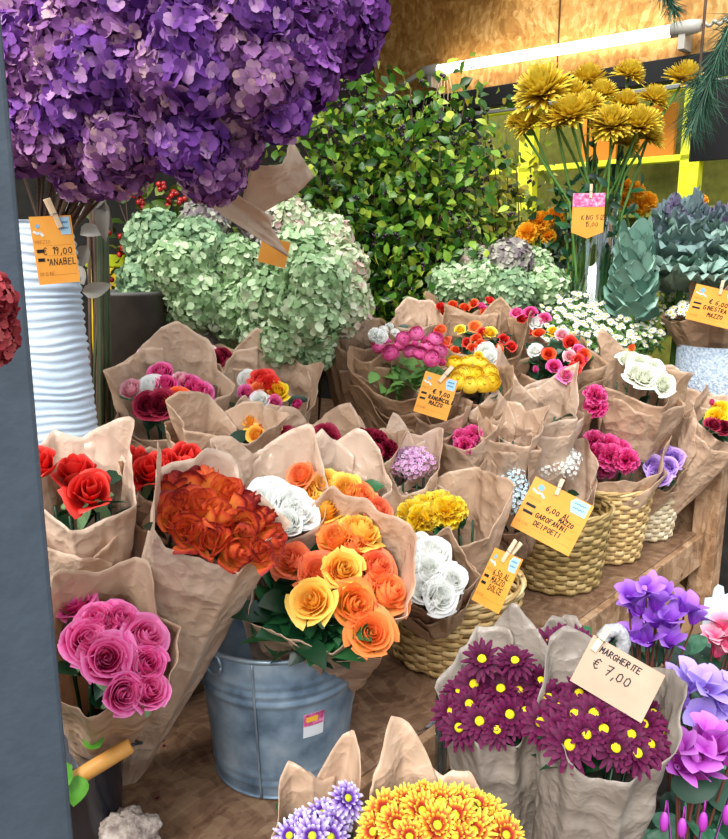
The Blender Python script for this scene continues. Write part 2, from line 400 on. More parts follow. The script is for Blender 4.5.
# petal colours
def pm(name, ramp, **k): return mat(name, ramp, 'uv', k.pop('rough', .5), transl=k.pop('transl', .2), var=k.pop('var', .14), nscale=k.pop('nscale', 3), spec=k.pop('spec', .25), **k)
C_red = pm('petal_red', [(0, '#64060a'), (.5, '#c81a1a'), (.85, '#e8302a'), (1, '#f6544a')])
C_copper = pm('petal_copper', [(0, '#f6ac4c'), (.55, '#f28a40'), (.8, '#e05c34'), (.93, '#b43a2c'), (1, '#822424')], var=.25)
C_orange = pm('petal_orange', [(0, '#ffd75c'), (.5, '#ffc652'), (.8, '#fdb04e'), (1, '#f8924e')], var=.42)
C_yellow = pm('petal_amber', [(0, '#fab42c'), (.5, '#fdc03a'), (1, '#ffd566')], var=.3)
C_salmon = pm('petal_salmon', [(0, '#ffd070'), (.45, '#ffb868'), (.8, '#fb9a58'), (1, '#f58560')], var=.35)
C_pink = pm('petal_pink', [(0, '#a80c58'), (.45, '#e2328c'), (.8, '#f05aa8'), (1, '#f890c6')], var=.2)
C_hot = pm('petal_hot_pink', [(0, '#8a0a44'), (.5, '#d41c70'), (.85, '#ee4c9a'), (1, '#f87cb8')], var=.2)
C_blush = pm('petal_blush', [(0, '#dc6c88'), (.5, '#f29cb0'), (1, '#fcd4da')])
C_white = pm('petal_white', [(0, '#e8f0dc'), (.4, '#f8faf4'), (1, '#fefefc')], transl=.3)
C_burg = pm('petal_burgundy', [(0, '#300410'), (.55, '#6a0a24'), (.85, '#8c1634'), (1, '#b0304e')])
C_lemon = pm('petal_lemon', [(0, '#d89e00'), (.5, '#f4c60c'), (.85, '#fcdc24'), (1, '#ffee6a')])
C_scarlet = pm('petal_scarlet', [(0, '#b01c0c'), (.5, '#e83c18'), (.85, '#f65c2c'), (1, '#fc8a58')])
C_lilac = pm('petal_lilac', [(0, '#5e3490'), (.5, '#9664c8'), (.85, '#b88ce0'), (1, '#d6b8f0')])
C_cream = pm('petal_cream', [(0, '#dfe8c4'), (.5, '#f2f6e4'), (1, '#fbfcf2')])
C_mauve = pm('petal_mauve', [(0, '#c872b0'), (.6, '#e7bfe4'), (1, '#f4e4f6')], var=.4)
C_ice = pm('petal_ice', [(0, '#a9c8d6'), (.6, '#d8ecf4'), (1, '#f2fafc')], var=.3)
C_marg = pm('petal_wine', [(0, '#220216'), (.5, '#4a0630'), (1, '#6a1046')], rough=.6)
C_spoon = pm('petal_red_gold', [(0, '#7e1620'), (.5, '#b03428'), (.68, '#d0702c'), (.82, '#e6bc38'), (1, '#f2da56')], var=.12)
C_violetwhite = pm('petal_violet_white', [(0, '#4c1474'), (.5, '#5e2c98'), (.8, '#b8a0dc'), (1, '#f0ecfa')])
C_spider = pm('petal_mustard', [(0, '#ac800c'), (.5, '#d2ae22'), (1, '#e6d04c')])
C_gold = pm('petal_gold', [(0, '#e08a00'), (.6, '#f6ac10'), (1, '#ffc83a')])
C_disc = mat('disc_yellow', [(.2, '#c8b400'), (.8, '#f0dc1e')], 'noise', .7, nscale=60)
C_discg = mat('disc_green', [(.2, '#9aa81a'), (.8, '#c8c82a')], 'noise', .7, nscale=60)
C_dais = [pm('daisy_white', [(0, '#e2e8d2'), (1, '#f8f8f0')]), mat('daisy_eye', '#e2cf3c')]
def hm(name, ramp): return mat(name, ramp, 'rnd', .65, transl=.18, var=.2, nscale=1.5, spec=.2)
H_viol = hm('hydrangea_violet', [(0, '#502670'), (.35, '#7a409c'), (.65, '#985eb6'), (.85, '#b27cc0'), (1, '#d0a2d0')])
H_plum = hm('hydrangea_plum', [(0, '#5c2f68'), (.4, '#87508f'), (.7, '#a873aa'), (.9, '#c293b6'), (1, '#dab2b6')])
H_deep = hm('hydrangea_deep', [(0, '#3a1848'), (.5, '#662e7c'), (.8, '#84489a'), (1, '#a66ab4')])
H_green = hm('hydrangea_green', [(0, '#7c9c6a'), (.4, '#a4c290'), (.75, '#c2d8ac'), (1, '#dde8c4')])
H_grey = hm('hydrangea_teal', [(0, '#6e9068'), (.5, '#9ab890'), (1, '#c0d4aa')])
H_blush = hm('hydrangea_blush', [(0, '#a2b88a'), (.4, '#c8d6ae'), (.75, '#dfe0c2'), (.9, '#e2c6b6'), (1, '#d2aaaa')])
H_dull = hm('hydrangea_dull', [(0, '#8a7684'), (.5, '#aaa79a'), (1, '#c8c6b2')])
H_red = hm('hydrangea_red', [(0, '#7c1e28'), (.6, '#b04048'), (1, '#cc6a68')])

# ------------------------------------------------------------------ kraft paper wrap and bouquet
def sstep(x): x = min(1, max(0, x)); return x * x * (3 - 2 * x)
def crease(p):
    d = noise.voronoi(p)[0]
    return min(1.0, (d[1] - d[0]) * 1.6)
def wrap_mesh(L, R0, R1, front, back, spikes, seed, ex=1.0, flare=.25, seam=0.0, overlap=.35, cut=.06, pw=1.0, crumple=1.0, nth=170, nt=54):
    """local frame: z along the axis, opening plane at z=0, x = right, -y = towards the viewer; angle 0 = front, 90 = right, 180 = back"""
    mb = MB(); r2 = random.Random(seed); ofs = Vector((r2.uniform(0, 50), r2.uniform(0, 50), r2.uniform(0, 50)))
    m = r2.choice((5, 6, 7)); pho = r2.uniform(0, 6.28); wig = [(r2.randint(2, 4), r2.uniform(0, 6.28), r2.uniform(.02, .05)), (r2.randint(5, 9), r2.uniform(0, 6.28), r2.uniform(.015, .03))]
    lines = []
    for _ in range(16):
        an = r2.gauss(0, .75) + (PI if r2.random() < .5 else 0); lines.append((math.cos(an), math.sin(an), r2.uniform(-PI, PI) * R1 * math.cos(an) - L * .5 * math.sin(an) + r2.uniform(-.5, .5) * L * math.sin(an), R1 * r2.uniform(.25, .7), R1 * r2.choice((-1, 1)) * r2.uniform(.02, .05)))
    for _ in range(14):
        an = r2.uniform(0, 2 * PI); lines.append((math.cos(an), math.sin(an), r2.uniform(-PI, PI) * R1 * math.cos(an) - r2.uniform(0, .7) * L * math.sin(an), R1 * r2.uniform(.12, .35), R1 * r2.choice((-1, 1)) * r2.uniform(.01, .025)))
    s0 = math.radians(seam); fold = [(r2.uniform(0, 360), r2.uniform(10, 22), r2.uniform(.02, .05)) for _ in range(5)]
    def rim(th):
        h = front + (back - front) * (.5 - .5 * math.cos(th)) ** pw
        for a, hh, wd in spikes:
            d = abs((math.degrees(th) - a + 180) % 360 - 180)
            if d < wd: h += hh * (1 - d / wd)
        h += R1 * .12 * (abs(((math.degrees(th) + pho * 57) / 47) % 2 - 1) - .5)
        return h
    def fn(a, t):
        k = (a * 2 - 1); th = s0 + k * (PI + overlap)
        h = rim(th) - cut * max(0, abs(k) - .8) / .2 * (abs(k) > .8)
        z = -L + t * (L + h); q = (z + L) / L
        rad = R0 + (R1 - R0) * max(0, q) ** .9 if q < 1 else R1 + flare * z
        g = min(1, max(0, q)) ** 1.3
        seg = 2 * PI / m; x = (th + pho + .25 * q) % seg - seg / 2; poly = math.cos(seg / 2) / math.cos(x)
        rad *= 1 + (poly - 1) * (.35 + .75 * g) + .05 * g
        for n, ph, am in wig: rad += R1 * am * g * math.sin(n * th + ph)
        dg = math.degrees(th)
        for fa, fw, fh in fold:
            d = abs((dg - fa - 25 * q + 180) % 360 - 180)
            if d < fw: rad += R1 * fh * 1.6 * (1 - d / fw) * g
        P = Vector((math.sin(th) * 2.0, -math.cos(th) * 2.0, z * 5.5 + th * .35)) + ofs
        n1 = crease(P * .75) - .5; n2 = crease(P * 1.9 + Vector((9, 3, 1))) - .5
        n3 = crease(P * 4.2 + Vector((3, 7, 5))) - .5
        rad += crumple * R1 * (.045 * n1 + .025 * n2 + .008 * n3) * (.3 + .7 * g)
        ua = (th + PI) % (2 * PI) - PI; rid = 0
        for cx_, cz_, of_, w2, am in lines:
            d = abs(ua * R1 * cx_ + z * cz_ - of_)
            if d < w2: rid += am * (1 - d / w2)
        rad += crumple * rid * (.25 + .75 * g) * min(1, (PI - abs(ua)) * 4)
        rad += .004 * k
        return Vector((math.sin(th) * rad * ex, -math.cos(th) * rad, z))
    mb.grid(fn, nth, nt)
    return mb
class Bq: pass
def bouquet(name, label, px, py, Y, R, lean=(0, .35), zb=None, back=.1, front=-.03, spikes=(), flowers=(), paper=None, ex=1.0, seed=1, cat='bouquet', group=None,
            R0=None, leaves=0, layers=2, leaf=None, dome=.35, flare=.25, seam=0, cut=.05, pw=1.0, crumple=1.0, sink=.0, minL=.12, face=.45, L=None, leafsize=.05, base=None, leafc=(0, 0)):
    back = back * .62; lean = (lean[0], lean[1] * (1 if lean[1] > .7 else .6)); crumple *= 1.0
    P = at(px, py, Y); toc = CAM - P; toc.z = 0; toc.normalize(); right = Vector((-toc.y, toc.x, 0)); right = right if right.x > 0 else -right
    d = (right * lean[0] + toc * lean[1] + Vector((0, 0, 1))).normalized()
    if base is not None: zb = base.z; d = (P - base).normalized(); d = (d + toc * .12).normalized() if False else d
    if zb is None: zb = rest_z(P) + .004
    Lx = L if L else max(minL, (P.z - zb) / d.z)
    yv = -(toc - d * toc.dot(d)).normalized(); xv = yv.cross(d)
    M = Matrix((xv, yv, d)).transposed().to_4x4(); M.translation = P - d * Lx
    root = thing(name, label, cat, M, group); inv = M.inverted(); rs = random.Random(seed)
    R0 = R0 or max(.022, R * .3)
    for k in range(layers):
        sp_ = [(a + k * rs.uniform(30, 60), hh * (1 if k == 0 else .7), wd) for a, hh, wd in spikes]
        mb = wrap_mesh(Lx, R0 * (1 + .12 * k), R * (1 + .1 * k), front - .035 * k, back - .045 * k, sp_, seed * 7 + k, ex, flare, seam + 150 * k, .35, cut, pw, crumple)
        o = mb.obj('paper_wrap' if k == 0 else 'outer_paper', paper or kraft, root, M=Matrix.Translation((0, 0, Lx)))
        so_ = o.modifiers.new('thickness', 'SOLIDIFY'); so_.thickness = .0007
    def place(p_in, dz):
        q = min(1.2, math.hypot(p_in[0] / ex, p_in[1]) / R)
        return M @ Vector((p_in[0], p_in[1], Lx + dz + dome * R * (1 - q * q) - sink)), q
    for fl in flowers:
        kind, m, r = fl['k'], fl['m'], fl['r']; pts = []
        if 'px' in fl:
            for (x, y) in fl['px']:
                rr = ray(x, y); den = rr.dot(d); hb = dome * R * .5
                for _ in range(6):
                    q = CAM + rr * ((P + d * (fl.get('h', 0) + hb) - CAM).dot(d) / den); l = inv @ q
                    f = min(1.1, math.hypot(l.x / ex, l.y) / R); hb = .5 * hb + .5 * dome * R * (1 - f * f)
                l = inv @ q
                if math.hypot(l.x / ex, l.y) > 1.15 * R: q = at(x, y, Y - .3 * R)
                pts.append((q, (q - P) / R))
        else:
            n = fl['n']; R2 = fl.get('R', R * .8); cx, cy = fl.get('c', (0, 0))
            for i in range(n):
                rad = R2 * math.sqrt((i + .5) / n); an = 2.39996 * i + fl.get('a', seed)
                w_, q = place((cx + rad * math.cos(an) * ex + rs.uniform(-1, 1) * r * .2, cy + rad * math.sin(an) + rs.uniform(-1, 1) * r * .2), fl.get('h', 0) + rs.uniform(-.3, .3) * r); pts.append((w_, (w_ - P) / R))
        for (w_, off) in pts:
            off = off - d * off.dot(d)
            if off.length > 1: off.normalize()
            nrm = d * (1 - face) + (CAM - w_).normalized() * face + off * fl.get('tilt', .45) + Vector((rs.uniform(-1, 1), rs.uniform(-1, 1), rs.uniform(-1, 1))) * fl.get('jit', .22)
            mm = m if not isinstance(m, tuple) else rs.choice(m)
            flower(kind, mm, w_, nrm, r * 1.0 * rs.uniform(.88, 1.1), root, inv, centre=fl.get('centre'), calyx=fl.get('calyx', False), name=fl.get('name'))
    if leaves:
        mb = MB()
        for i in range(leaves):
            an = rs.uniform(0, 6.28); rad = R * math.sqrt(rs.random()) * .62
            p = Vector((rad * math.cos(an) * ex + leafc[0] * R, rad * math.sin(an) + leafc[1] * R, Lx - .02 + rs.uniform(-.03, .015)))
            dr = Vector((math.cos(an) * .7, math.sin(an) * .7, rs.uniform(.3, 1))); Mx = frame(dr.cross(Vector((-math.sin(an), math.cos(an), 0))) + Vector((rs.uniform(-.4, .4), rs.uniform(-.4, .4), .3)), p, rs.uniform(0, 6))
            leaf_into(mb, Mx, leafsize * rs.uniform(.7, 1.2), leafsize * .32, rs.random(), 0)
        for i in range(6):
            an = i * 1.05; mb.tube([(R0 * .5 * math.cos(an), R0 * .5 * math.sin(an), .01), (R * .5 * math.cos(an), R * .5 * math.sin(an), Lx - .02)], .003, 5, .4)
        mb.obj('foliage', leaf or leafm, root)
    b = Bq(); b.root = root; b.M = M; b.inv = inv; b.P = P; b.d = d; b.R = R; b.L = Lx
    return b

# ------------------------------------------------------------------ hand lettering
GL = {'A': ['0,0 2,6 4,0', '1,2 3,2'], 'B': ['0,0 0,6 3,6 3,3.4 0,3.2 3.6,2.6 3.4,.2 0,0'], 'C': ['4,5 2.5,6 .6,5 0,3 .8,.6 2.5,0 4,1'], 'D': ['0,0 0,6 2.5,5.6 4,3 2.5,.3 0,0'],
      'E': ['4,6 0,6 0,0 4,0', '0,3.2 3,3.2'], 'F': ['4,6 0,6 0,0', '0,3.2 3,3.2'], 'G': ['4,5 2.5,6 .6,5 0,3 .8,.6 2.5,0 4,1 4,2.8 2.6,2.8'], 'H': ['0,0 0,6', '4,0 4,6', '0,3 4,3.2'], 'I': ['2,0 2,6'],
      'L': ['0,6 0,0 3.6,0'], 'M': ['0,0 .4,6 2,2.6 3.8,6 4.2,0'], 'N': ['0,0 0,6 3.8,0 3.8,6'], 'O': ['2,6 .3,4.6 .2,1.4 2,0 3.8,1.4 3.7,4.6 2,6'], 'P': ['0,0 0,6 3.2,5.6 3.4,3.4 0,2.8'],
      'R': ['0,0 0,6 3.2,5.6 3.2,3.5 0,3 3.8,0'], 'S': ['3.8,5.4 2,6 .3,4.8 1,3.3 3.3,2.6 3.7,1 2,0 .1,.8'], 'T': ['0,6 4,6', '2,6 2,0'], 'U': ['0,6 .2,1 2,0 3.7,1 3.8,6'], 'Z': ['0,6 3.8,6 0,0 4,0'], 'K': ['0,0 0,6', '3.6,6 0,2.8 3.8,0'], 'V': ['0,6 2,0 4,6'],
      '0': ['2,5 .4,4 .3,1 2,0 3.6,1 3.5,4 2,5'], '1': ['.8,4.6 2.2,6 2.2,0'], '5': ['3.6,6 .6,6 .4,3.4 2.6,3.6 3.6,2 2.4,.2 .2,.4'], '6': ['3.4,6 1,4.2 .2,1.6 1.6,0 3.4,1 3.2,2.8 .6,2.6'], '7': ['0,5.6 3.8,6 1.6,0', '.8,3 3,3.3'],
      '9': ['3.4,4.4 1.8,3.2 .4,4.6 1.8,6 3.4,5 3.2,2 2.4,0'], '€': ['3.8,5.2 2.4,6 .8,4.8 .6,1.4 2.4,0 3.8,.8', '-.4,3.7 2.8,3.9', '-.4,2.3 2.6,2.5'], ',': ['1,.6 .4,-1.4'], '"': ['.6,6 .6,4.4', '1.8,6 1.8,4.4'], '.': ['1,0 1.3,.3'], "'": ['1,6.4 .6,5']}
def strokes(mb, pts, wd, z):
    for (x0, y0), (x1, y1) in zip(pts, pts[1:]):
        dx, dy = x1 - x0, y1 - y0; l = math.hypot(dx, dy) or 1e-6; nx, ny = -dy / l * wd / 2, dx / l * wd / 2; ex_, ey = dx / l * wd * .35, dy / l * wd * .35
        mb.add([(x0 - ex_ + nx, y0 - ey + ny, z), (x0 - ex_ - nx, y0 - ey - ny, z), (x1 + ex_ - nx, y1 + ey - ny, z), (x1 + ex_ + nx, y1 + ey + ny, z)], [(0, 1, 2, 3)])
def write(mb, text, x, y, h, wd, z, slant=.12, wob=.06, adv=.78):
    r2 = random.Random(sum(map(ord, text)))
    for ch in text:
        if ch == ' ': x += h * .5; continue
        sx = h / 6 * adv; jy = r2.uniform(-1, 1) * wob * h
        for st_ in GL.get(ch, []):
            strokes(mb, [(x + (float(a) + slant * float(b)) * sx, y + jy + float(b) * h / 6) for a, b in (q.split(',') for q in st_.split())], wd, z)
        x += sx * (2.8 if ch in ",.I'\"1" else 5.9)
ORANGE = mat('card_orange', [(.3, '#f2a03c'), (.7, '#f8b04e')], 'noise', .5, transl=.1, nscale=14)
PAPERTAN = mat('card_tan', [(.3, '#b8977e'), (.7, '#c8a78e')], 'noise', .5, transl=.1, nscale=14)
BLUE = mat('badge_blue', '#a8cfe6'); WHITE = mat('logo_white', '#e6ecee'); BLUE2 = mat('badge_ink', '#3c6c9c'); PRINT = mat('print_brown', '#b06a2c'); LOGOB = mat('logo_sky', '#7fb0cf')
PINKP = mat('print_pink', [(.25, '#7c1840'), (.5, '#e06aa0'), (.75, '#f6d4e2')], 'noise', .5, nscale=90); YEL = mat('logo_yellow', '#f0b83a')
def price_card(name, label, px, py, Y, wpx, hpx, roll, yaw=0, tilt=0, lines=(), board=None, logo=True, peg=(.5, 1.0, 12), pegL=.055, wide=.0011, shape='rect', lead=.0):
    P = at(px, py, Y); sc = px2m(P); cw, ch = wpx * sc, hpx * sc
    z = (CAM - P).normalized(); M0 = frame(z, P)
    M = M0 @ Matrix.Rotation(R_(roll), 4, 'Z') @ Matrix.Rotation(R_(yaw), 4, 'Y') @ Matrix.Rotation(R_(tilt), 4, 'X') @ Matrix.Translation((-cw / 2, -ch / 2, 0))
    root = thing(name, label, 'price tag', M); th = .0012
    mb = MB()
    out = [(0, 0), (cw, 0), (cw, ch), (0, ch)] if shape == 'rect' else [(0, ch * .14), (cw / 2, 0), (cw, ch * .14), (cw, ch), (0, ch)]
    n = len(out); mb.add([(x, y, 0) for x, y in out] + [(x, y, th) for x, y in out], [tuple(range(n))[::-1], tuple(range(n, 2 * n))] + [(i, (i + 1) % n, n + (i + 1) % n, n + i) for i in range(n)])
    mb.obj('card', board or ORANGE, root, smooth=False)
    tx = MB()
    for (text, fx, fy, fh) in lines: write(tx, text, fx * cw, fy * ch, fh * ch, wide, th + .0004)
    if lines: tx.obj('handwriting', ink, root, smooth=False)
    if logo:
        lg = MB(); c = (cw * .16, ch * .86)
        lg.add([(c[0] + .05 * cw * math.cos(a * PI / 8), c[1] + .05 * cw * math.sin(a * PI / 8), th + .0004) for a in range(16)], [tuple(range(16))], mi=1)
        strokes(lg, [(cw * .06, ch * .78), (cw * .13, ch * .75), (cw * .2, ch * .765), (cw * .26, ch * .72)], ch * .035, th + .0005)
        lg.obj('logo', [WHITE, LOGOB], root, smooth=False)
        if logo != 'plain':
            bd = MB(); bx, by, bw, bh = cw * .8, ch * .85, cw * .15, ch * .13
            bd.add([(bx - bw, by + bh * .3, th + .0004), (bx - bw * .55, by - bh, th + .0004), (bx + bw, by - bh, th + .0004), (bx + bw, by + bh, th + .0004), (bx - bw * .6, by + bh, th + .0004)], [(0, 1, 2, 3, 4)])
            for k in range(2): strokes(bd, [(bx - bw * .55 + i * bw * .17, by + bh * (.3 - .65 * k) + bh * .2 * (i % 2)) for i in range(8)], wide * .7, th + .0008)
            for i in range(len(bd.mi)): bd.mi[i] = 0 if i == 0 else 1
            bd.obj('badge', [BLUE, BLUE2], root, smooth=False)
        pr = MB()
        for k, fy in enumerate((.57, .42, .28, .13)):
            strokes(pr, [(cw * .3, ch * fy), (cw * .95, ch * fy)], .0004, th + .0003)
        write(pr, 'PREZZO', cw * .05, ch * .6, ch * .05, .0005, th + .0004, 0, 0); write(pr, 'ORIGINE', cw * .05, ch * .13, ch * .05, .0005, th + .0004, 0, 0)
        pr.obj('printed_lines', PRINT, root, smooth=False)
        bl = MB()
        for fy in (.47, .34): bl.box((cw * .06, ch * fy, th), (cw * .22, ch * (fy + .05), th + .0005))
        bl.obj('printed_bars', ink, root, smooth=False)
    if peg:
        pg = MB(); fx, fy, ang = peg; Mp = Matrix.Translation((fx * cw, fy * ch, 0)) @ Matrix.Rotation(R_(ang), 4, 'Z')
        for sg in (0, 1):
            pts = [(-.0045, -pegL * .32, 0), (.0045, -pegL * .32, 0), (.0045, pegL * .55, 0), (-.0045, pegL * .55, 0)]
            z0, z1 = (th + .0002, th + .004) if sg else (-.0042, -.0004)
            zz = .004 if sg else -.004
            V = [Mp @ Vector((x, y, z0 + (zz if y > 0 else 0))) for x, y, _ in pts] + [Mp @ Vector((x, y, z1 + (zz if y > 0 else 0))) for x, y, _ in pts]
            pg.add(V, [(3, 2, 1, 0), (4, 5, 6, 7), (0, 1, 5, 4), (1, 2, 6, 5), (2, 3, 7, 6), (3, 0, 4, 7)])
        peg_o = pg.obj('clothes_peg', wood_peg, root, smooth=False, bevel=.0008)
        spg = MB(); spg.tube([Mp @ Vector((x, pegL * .1, z)) for x, z in ((-.006, .001), (-.006, .008), (.006, .008), (.006, -.006), (-.006, -.006), (-.006, .001))], .0007, 5)
        spg.obj('peg_spring', mat('spring_steel', '#9a9a9c', rough=.3, metal=1), peg_o)
    return root

# ================================================================== SETTING
osb_wall = osb('osb_wall', '#9c6c34', '#bf8d48', '#dcb070', 20)
osb_bench = osb('osb_bench', '#674a35', '#80614a', '#987a5e', 22, .5)
osb_edge = osb('osb_edge', '#7c5c40', '#a07c5c', '#bd9c7c', 18, .6)
plank = mat('plank_brown', [(.2, '#5c4632'), (.8, '#8d7257')], 'noise', .7, nscale=6)
concrete = mat('floor_concrete', [(.2, '#3a3834'), (.8, '#55524c')], 'noise', .8, nscale=6, bump=.3)
ceil_m = mat('ceiling_board', [(.2, '#94754a'), (.8, '#ad8c5c')], 'noise', .8)
black_m = mat('black_metal', '#18191b', rough=.5)
post_m = mat('post_slate', [(.2, '#3c4650'), (.8, '#46515c')], 'noise', .45, nscale=30, bump=.1, spec=.4)
back_m = mat('wall_dark', [(.2, '#2c2a26'), (.8, '#46433e')], 'noise', .8)
def sbox(name, t0, t1, s0, s1, z0, z1, m, parent=None, bevel=.003, smooth=False):
    mb = MB(); mb.box((t0, s0, z0), (t1, s1, z1)); o = mb.obj(name, m, parent, smooth, bevel)
    if parent is None: o.matrix_world = STALL
    return o
struct(sbox('floor', -2.6, 6, -2.6, 4.2, -.05, 0, concrete, bevel=0))
struct(sbox('ceiling', -1.2, 2.16, 1.0, 1.9, 2.75, 2.8, ceil_m, bevel=0))
struct(sbox('wall_back', -1.2, 2.16, 1.8, 1.86, 0, 2.75, back_m, bevel=0))
TW = 2.1
struct(sbox('wall_end', TW, TW + .05, -.9, 1.8, 2.2, 2.75, osb_wall, bevel=0))
sm = sbox('wall_end_lower', TW, TW + .05, -.2, 1.8, 0, .98, back_m, bevel=0); struct(sm)
win = MB()
win.box((TW - .03, -.9, 2.12), (TW + .03, 1.8, 2.2)); win.box((TW - .02, 1.2, .98), (TW + .03, 1.8, 2.12)); win.box((TW - .02, -.2, .98), (TW + .03, 1.2, 1.02))
wo_ = win.obj('window_1', black_m, None, False, .003); wo_.matrix_world = STALL; struct(wo_)
seam = MB(); seam.box((TW - .003, .83, 2.2), (TW - .0005, .836, 2.75)); sb_ = seam.obj('trim_1', mat('seam_dark', '#4a2f14'), None, False); sb_.matrix_world = STALL; struct(sb_)
rail = MB(); rail.box((TW - .07, -.9, 2.085), (TW - .05, 1.6, 2.1)); ro = rail.obj('trim_2', mat('rail_grey', '#a9aaa6', rough=.35, metal=.6), None, False, .002); ro.matrix_world = STALL; struct(ro)

# corner post of the stall, close to the lens
Mpost = Matrix.Translation((-.409, .77, 0)) @ Matrix.Rotation(R_(24), 4, 'Z')
pb = MB(); pb.box((-.075, -.05, 0), (.075, .05, 2.75)); po = pb.obj('pillar', post_m, None, False, .004, M=None); po.matrix_world = Mpost; struct(po)

# yellow market kiosk outside, seen through the opening
Yk = mat('kiosk_yellow', [(.3, '#c8cc1c'), (.7, '#dde03a')], 'noise', .5); Ok = mat('kiosk_orange', '#e8902a'); Ck = mat('kiosk_cyan', '#29b6c2'); Olk = mat('kiosk_olive', [(.2, '#55561a'), (.8, '#7c7e28')], 'noise', .7)
kp = on_end(690, 150, 4.2)
k = thing('market_kiosk', 'bright yellow framed kiosk outside beyond the window opening', 'kiosk', STALL @ Matrix.Translation((4.2, s_of(kp), 0)))
def kbox(name, s0, s1, z0, z1, m, d0=0, d1=.08):
    mb = MB(); mb.box((d0, s0, z0), (d1, s1, z1)); return mb.obj(name, m, k, False, .005)
kz = kp.z
kbox('counter', -1.6, 3.2, 0, kz - .62, Olk, 0, .6)
kbox('back_panel', -1.6, 3.2, kz - .62, kz + 1.0, mat('kiosk_back', [(.2, '#4e5018'), (.8, '#74742a')], 'noise', .7), .55, .6)
for s_, m_ in ((0, Yk), (1.15, Yk), (2.3, Yk), (-1.2, Yk)): kbox('frame_post', s_ - .06, s_ + .06, kz - .62, kz + .9, m_)
kbox('frame_rail', -1.6, 3.2, kz - .06, kz - .02, Yk); kbox('frame_rail', -1.6, 3.2, kz + .36, kz + .41, Yk)
for s_ in (-.36, .35, .75): kbox('orange_panel', s_ - .13, s_ + .13, kz - .02, kz + .34, Ok, .3, .34)
for s_ in (-.35, .3): kbox('cyan_sign', s_ - .2, s_ + .2, kz + .42, kz + .75, Ck, .02, .06)
kbox('shelf_board', -1.6, 3.2, kz - .4, kz - .34, Olk, -.1, .5)

# fluorescent tube on the end wall
p0, p1 = on_end(437, 70, TW - .06), on_end(675, 30, TW - .06)
s0_, s1_ = s_of(p0), s_of(p1); zt = (p0.z + p1.z) / 2
tl = thing('fluorescent_tube', 'glowing white fluorescent tube fixed along the chipboard wall', 'light', STALL @ Matrix.Translation((TW - .06, (s0_ + s1_) / 2, zt)))
hl = (s0_ - s1_) / 2; dz = (p0.z - p1.z) / 2
tubem = mat('tube_glow', '#fff2e0', emit=5); capm = mat('tube_cap', '#b9b5ab', rough=.4)
def tp(k_): return Vector((0, k_ * hl, k_ * dz))
mb = MB(); mb.tube([tp(1), tp(-1)], .02, 14); mb.obj('glowing_tube', tubem, tl)
for sg in (1, -1):
    mb = MB(); a = tp(sg); b_ = a + Vector((0, sg * .09, sg * dz * .05)); mb.tube([a - Vector((0, sg * .01, 0)), a + (b_ - a) * .6, b_], [.026, .026, .02], 14); mb.obj('end_cap', capm, tl)
    mb = MB(); mb.box((-.015, a.y - .012 + sg * .03, a.z - .07), (.058, a.y + .012 + sg * .03, a.z + .012)); mb.obj('bracket', capm, tl, False, .002)
mb = MB(); a = tp(-1) + Vector((0, -.09, 0)); mb.tube([a + Vector((.007 * math.cos(i * 1.1), -.006 * i, .007 * math.sin(i * 1.1))) for i in range(70)], .006, 6); mb.obj('coiled_cable', capm, tl)
mb = MB(); a = tp(1) + Vector((0, .09, 0)); mb.tube([a, a + Vector((.01, .1, -.03)), a + Vector((.03, .22, -.07)), a + Vector((.04, .4, -.1))], .012, 8); mb.obj('conduit', capm, tl)
for i in range(5):
    mb = MB(); mb.tube([(.0, hl * (.96 - .02 * i), dz - .02), (-.01 + .008 * i, hl * (.99 - .03 * i), dz - .1), (.0, hl * (1.0 - .035 * i), dz - .2 - .01 * i)], .0025, 5)
    mb.obj('hanging_string', mat('string_cream', '#e8d3a8'), tl)

# ================================================================== SHELVES
bench = thing('display_bench', 'long worn chipboard bench carrying the metal bucket and wicker baskets', 'bench', STALL)
sbox('top_board', -.5, 1.685, 0, .44, BENCH - .025, BENCH, osb_bench, bench)
sbox('front_board', -.5, 1.685, -.022, -.001, BENCH - .11, BENCH - .002, osb_edge, bench)
sbox('leg', .02, .19, .0, .05, 0, BENCH - .026, osb_bench, bench)
sbox('leg', -.46, -.38, .02, .1, 0, BENCH - .026, osb_bench, bench)
sbox('back_board', .2, 1.6, .4, .43, 0, BENCH - .026, plank, bench)
step = thing('display_step', 'dark timber step behind the chipboard bench under the middle bouquets', 'shelf', STALL)
sbox('top_board', -1.15, 1.66, .45, 1.78, TIER - .03, TIER, osb_bench, step)
sbox('riser_board', -1.15, 1.66, .45, .47, 0, TIER - .031, plank, step)
stand = thing('flower_stand', 'tall chipboard flower stand with a square leg beside the last basket', 'shelf', STALL)
sbox('top_board', 1.688, 2.07, -.06, 1.78, FAR - .03, FAR, osb_bench, stand)
sbox('leg', 1.69, 1.77, -.06, .02, 0, FAR - .031, osb_edge, stand)
sbox('side_panel', 1.735, 1.755, .021, .44, .3, FAR - .031, osb_edge, stand)
sbox('leg', 1.73, 1.8, .6, .68, 0, FAR - .031, osb_edge, stand)
low = thing('low_stand', 'low dark stand on the floor under the daisies and cyclamens', 'shelf', STALL)
sbox('top_board', -.75, 2.0, -.78, -.06, LOW - .025, LOW, plank, low)
for t_ in (-.7, 1.9):
    for s_ in (-.74, -.14): sbox('leg', t_, t_ + .05, s_, s_ + .05, 0, LOW - .026, plank, low)

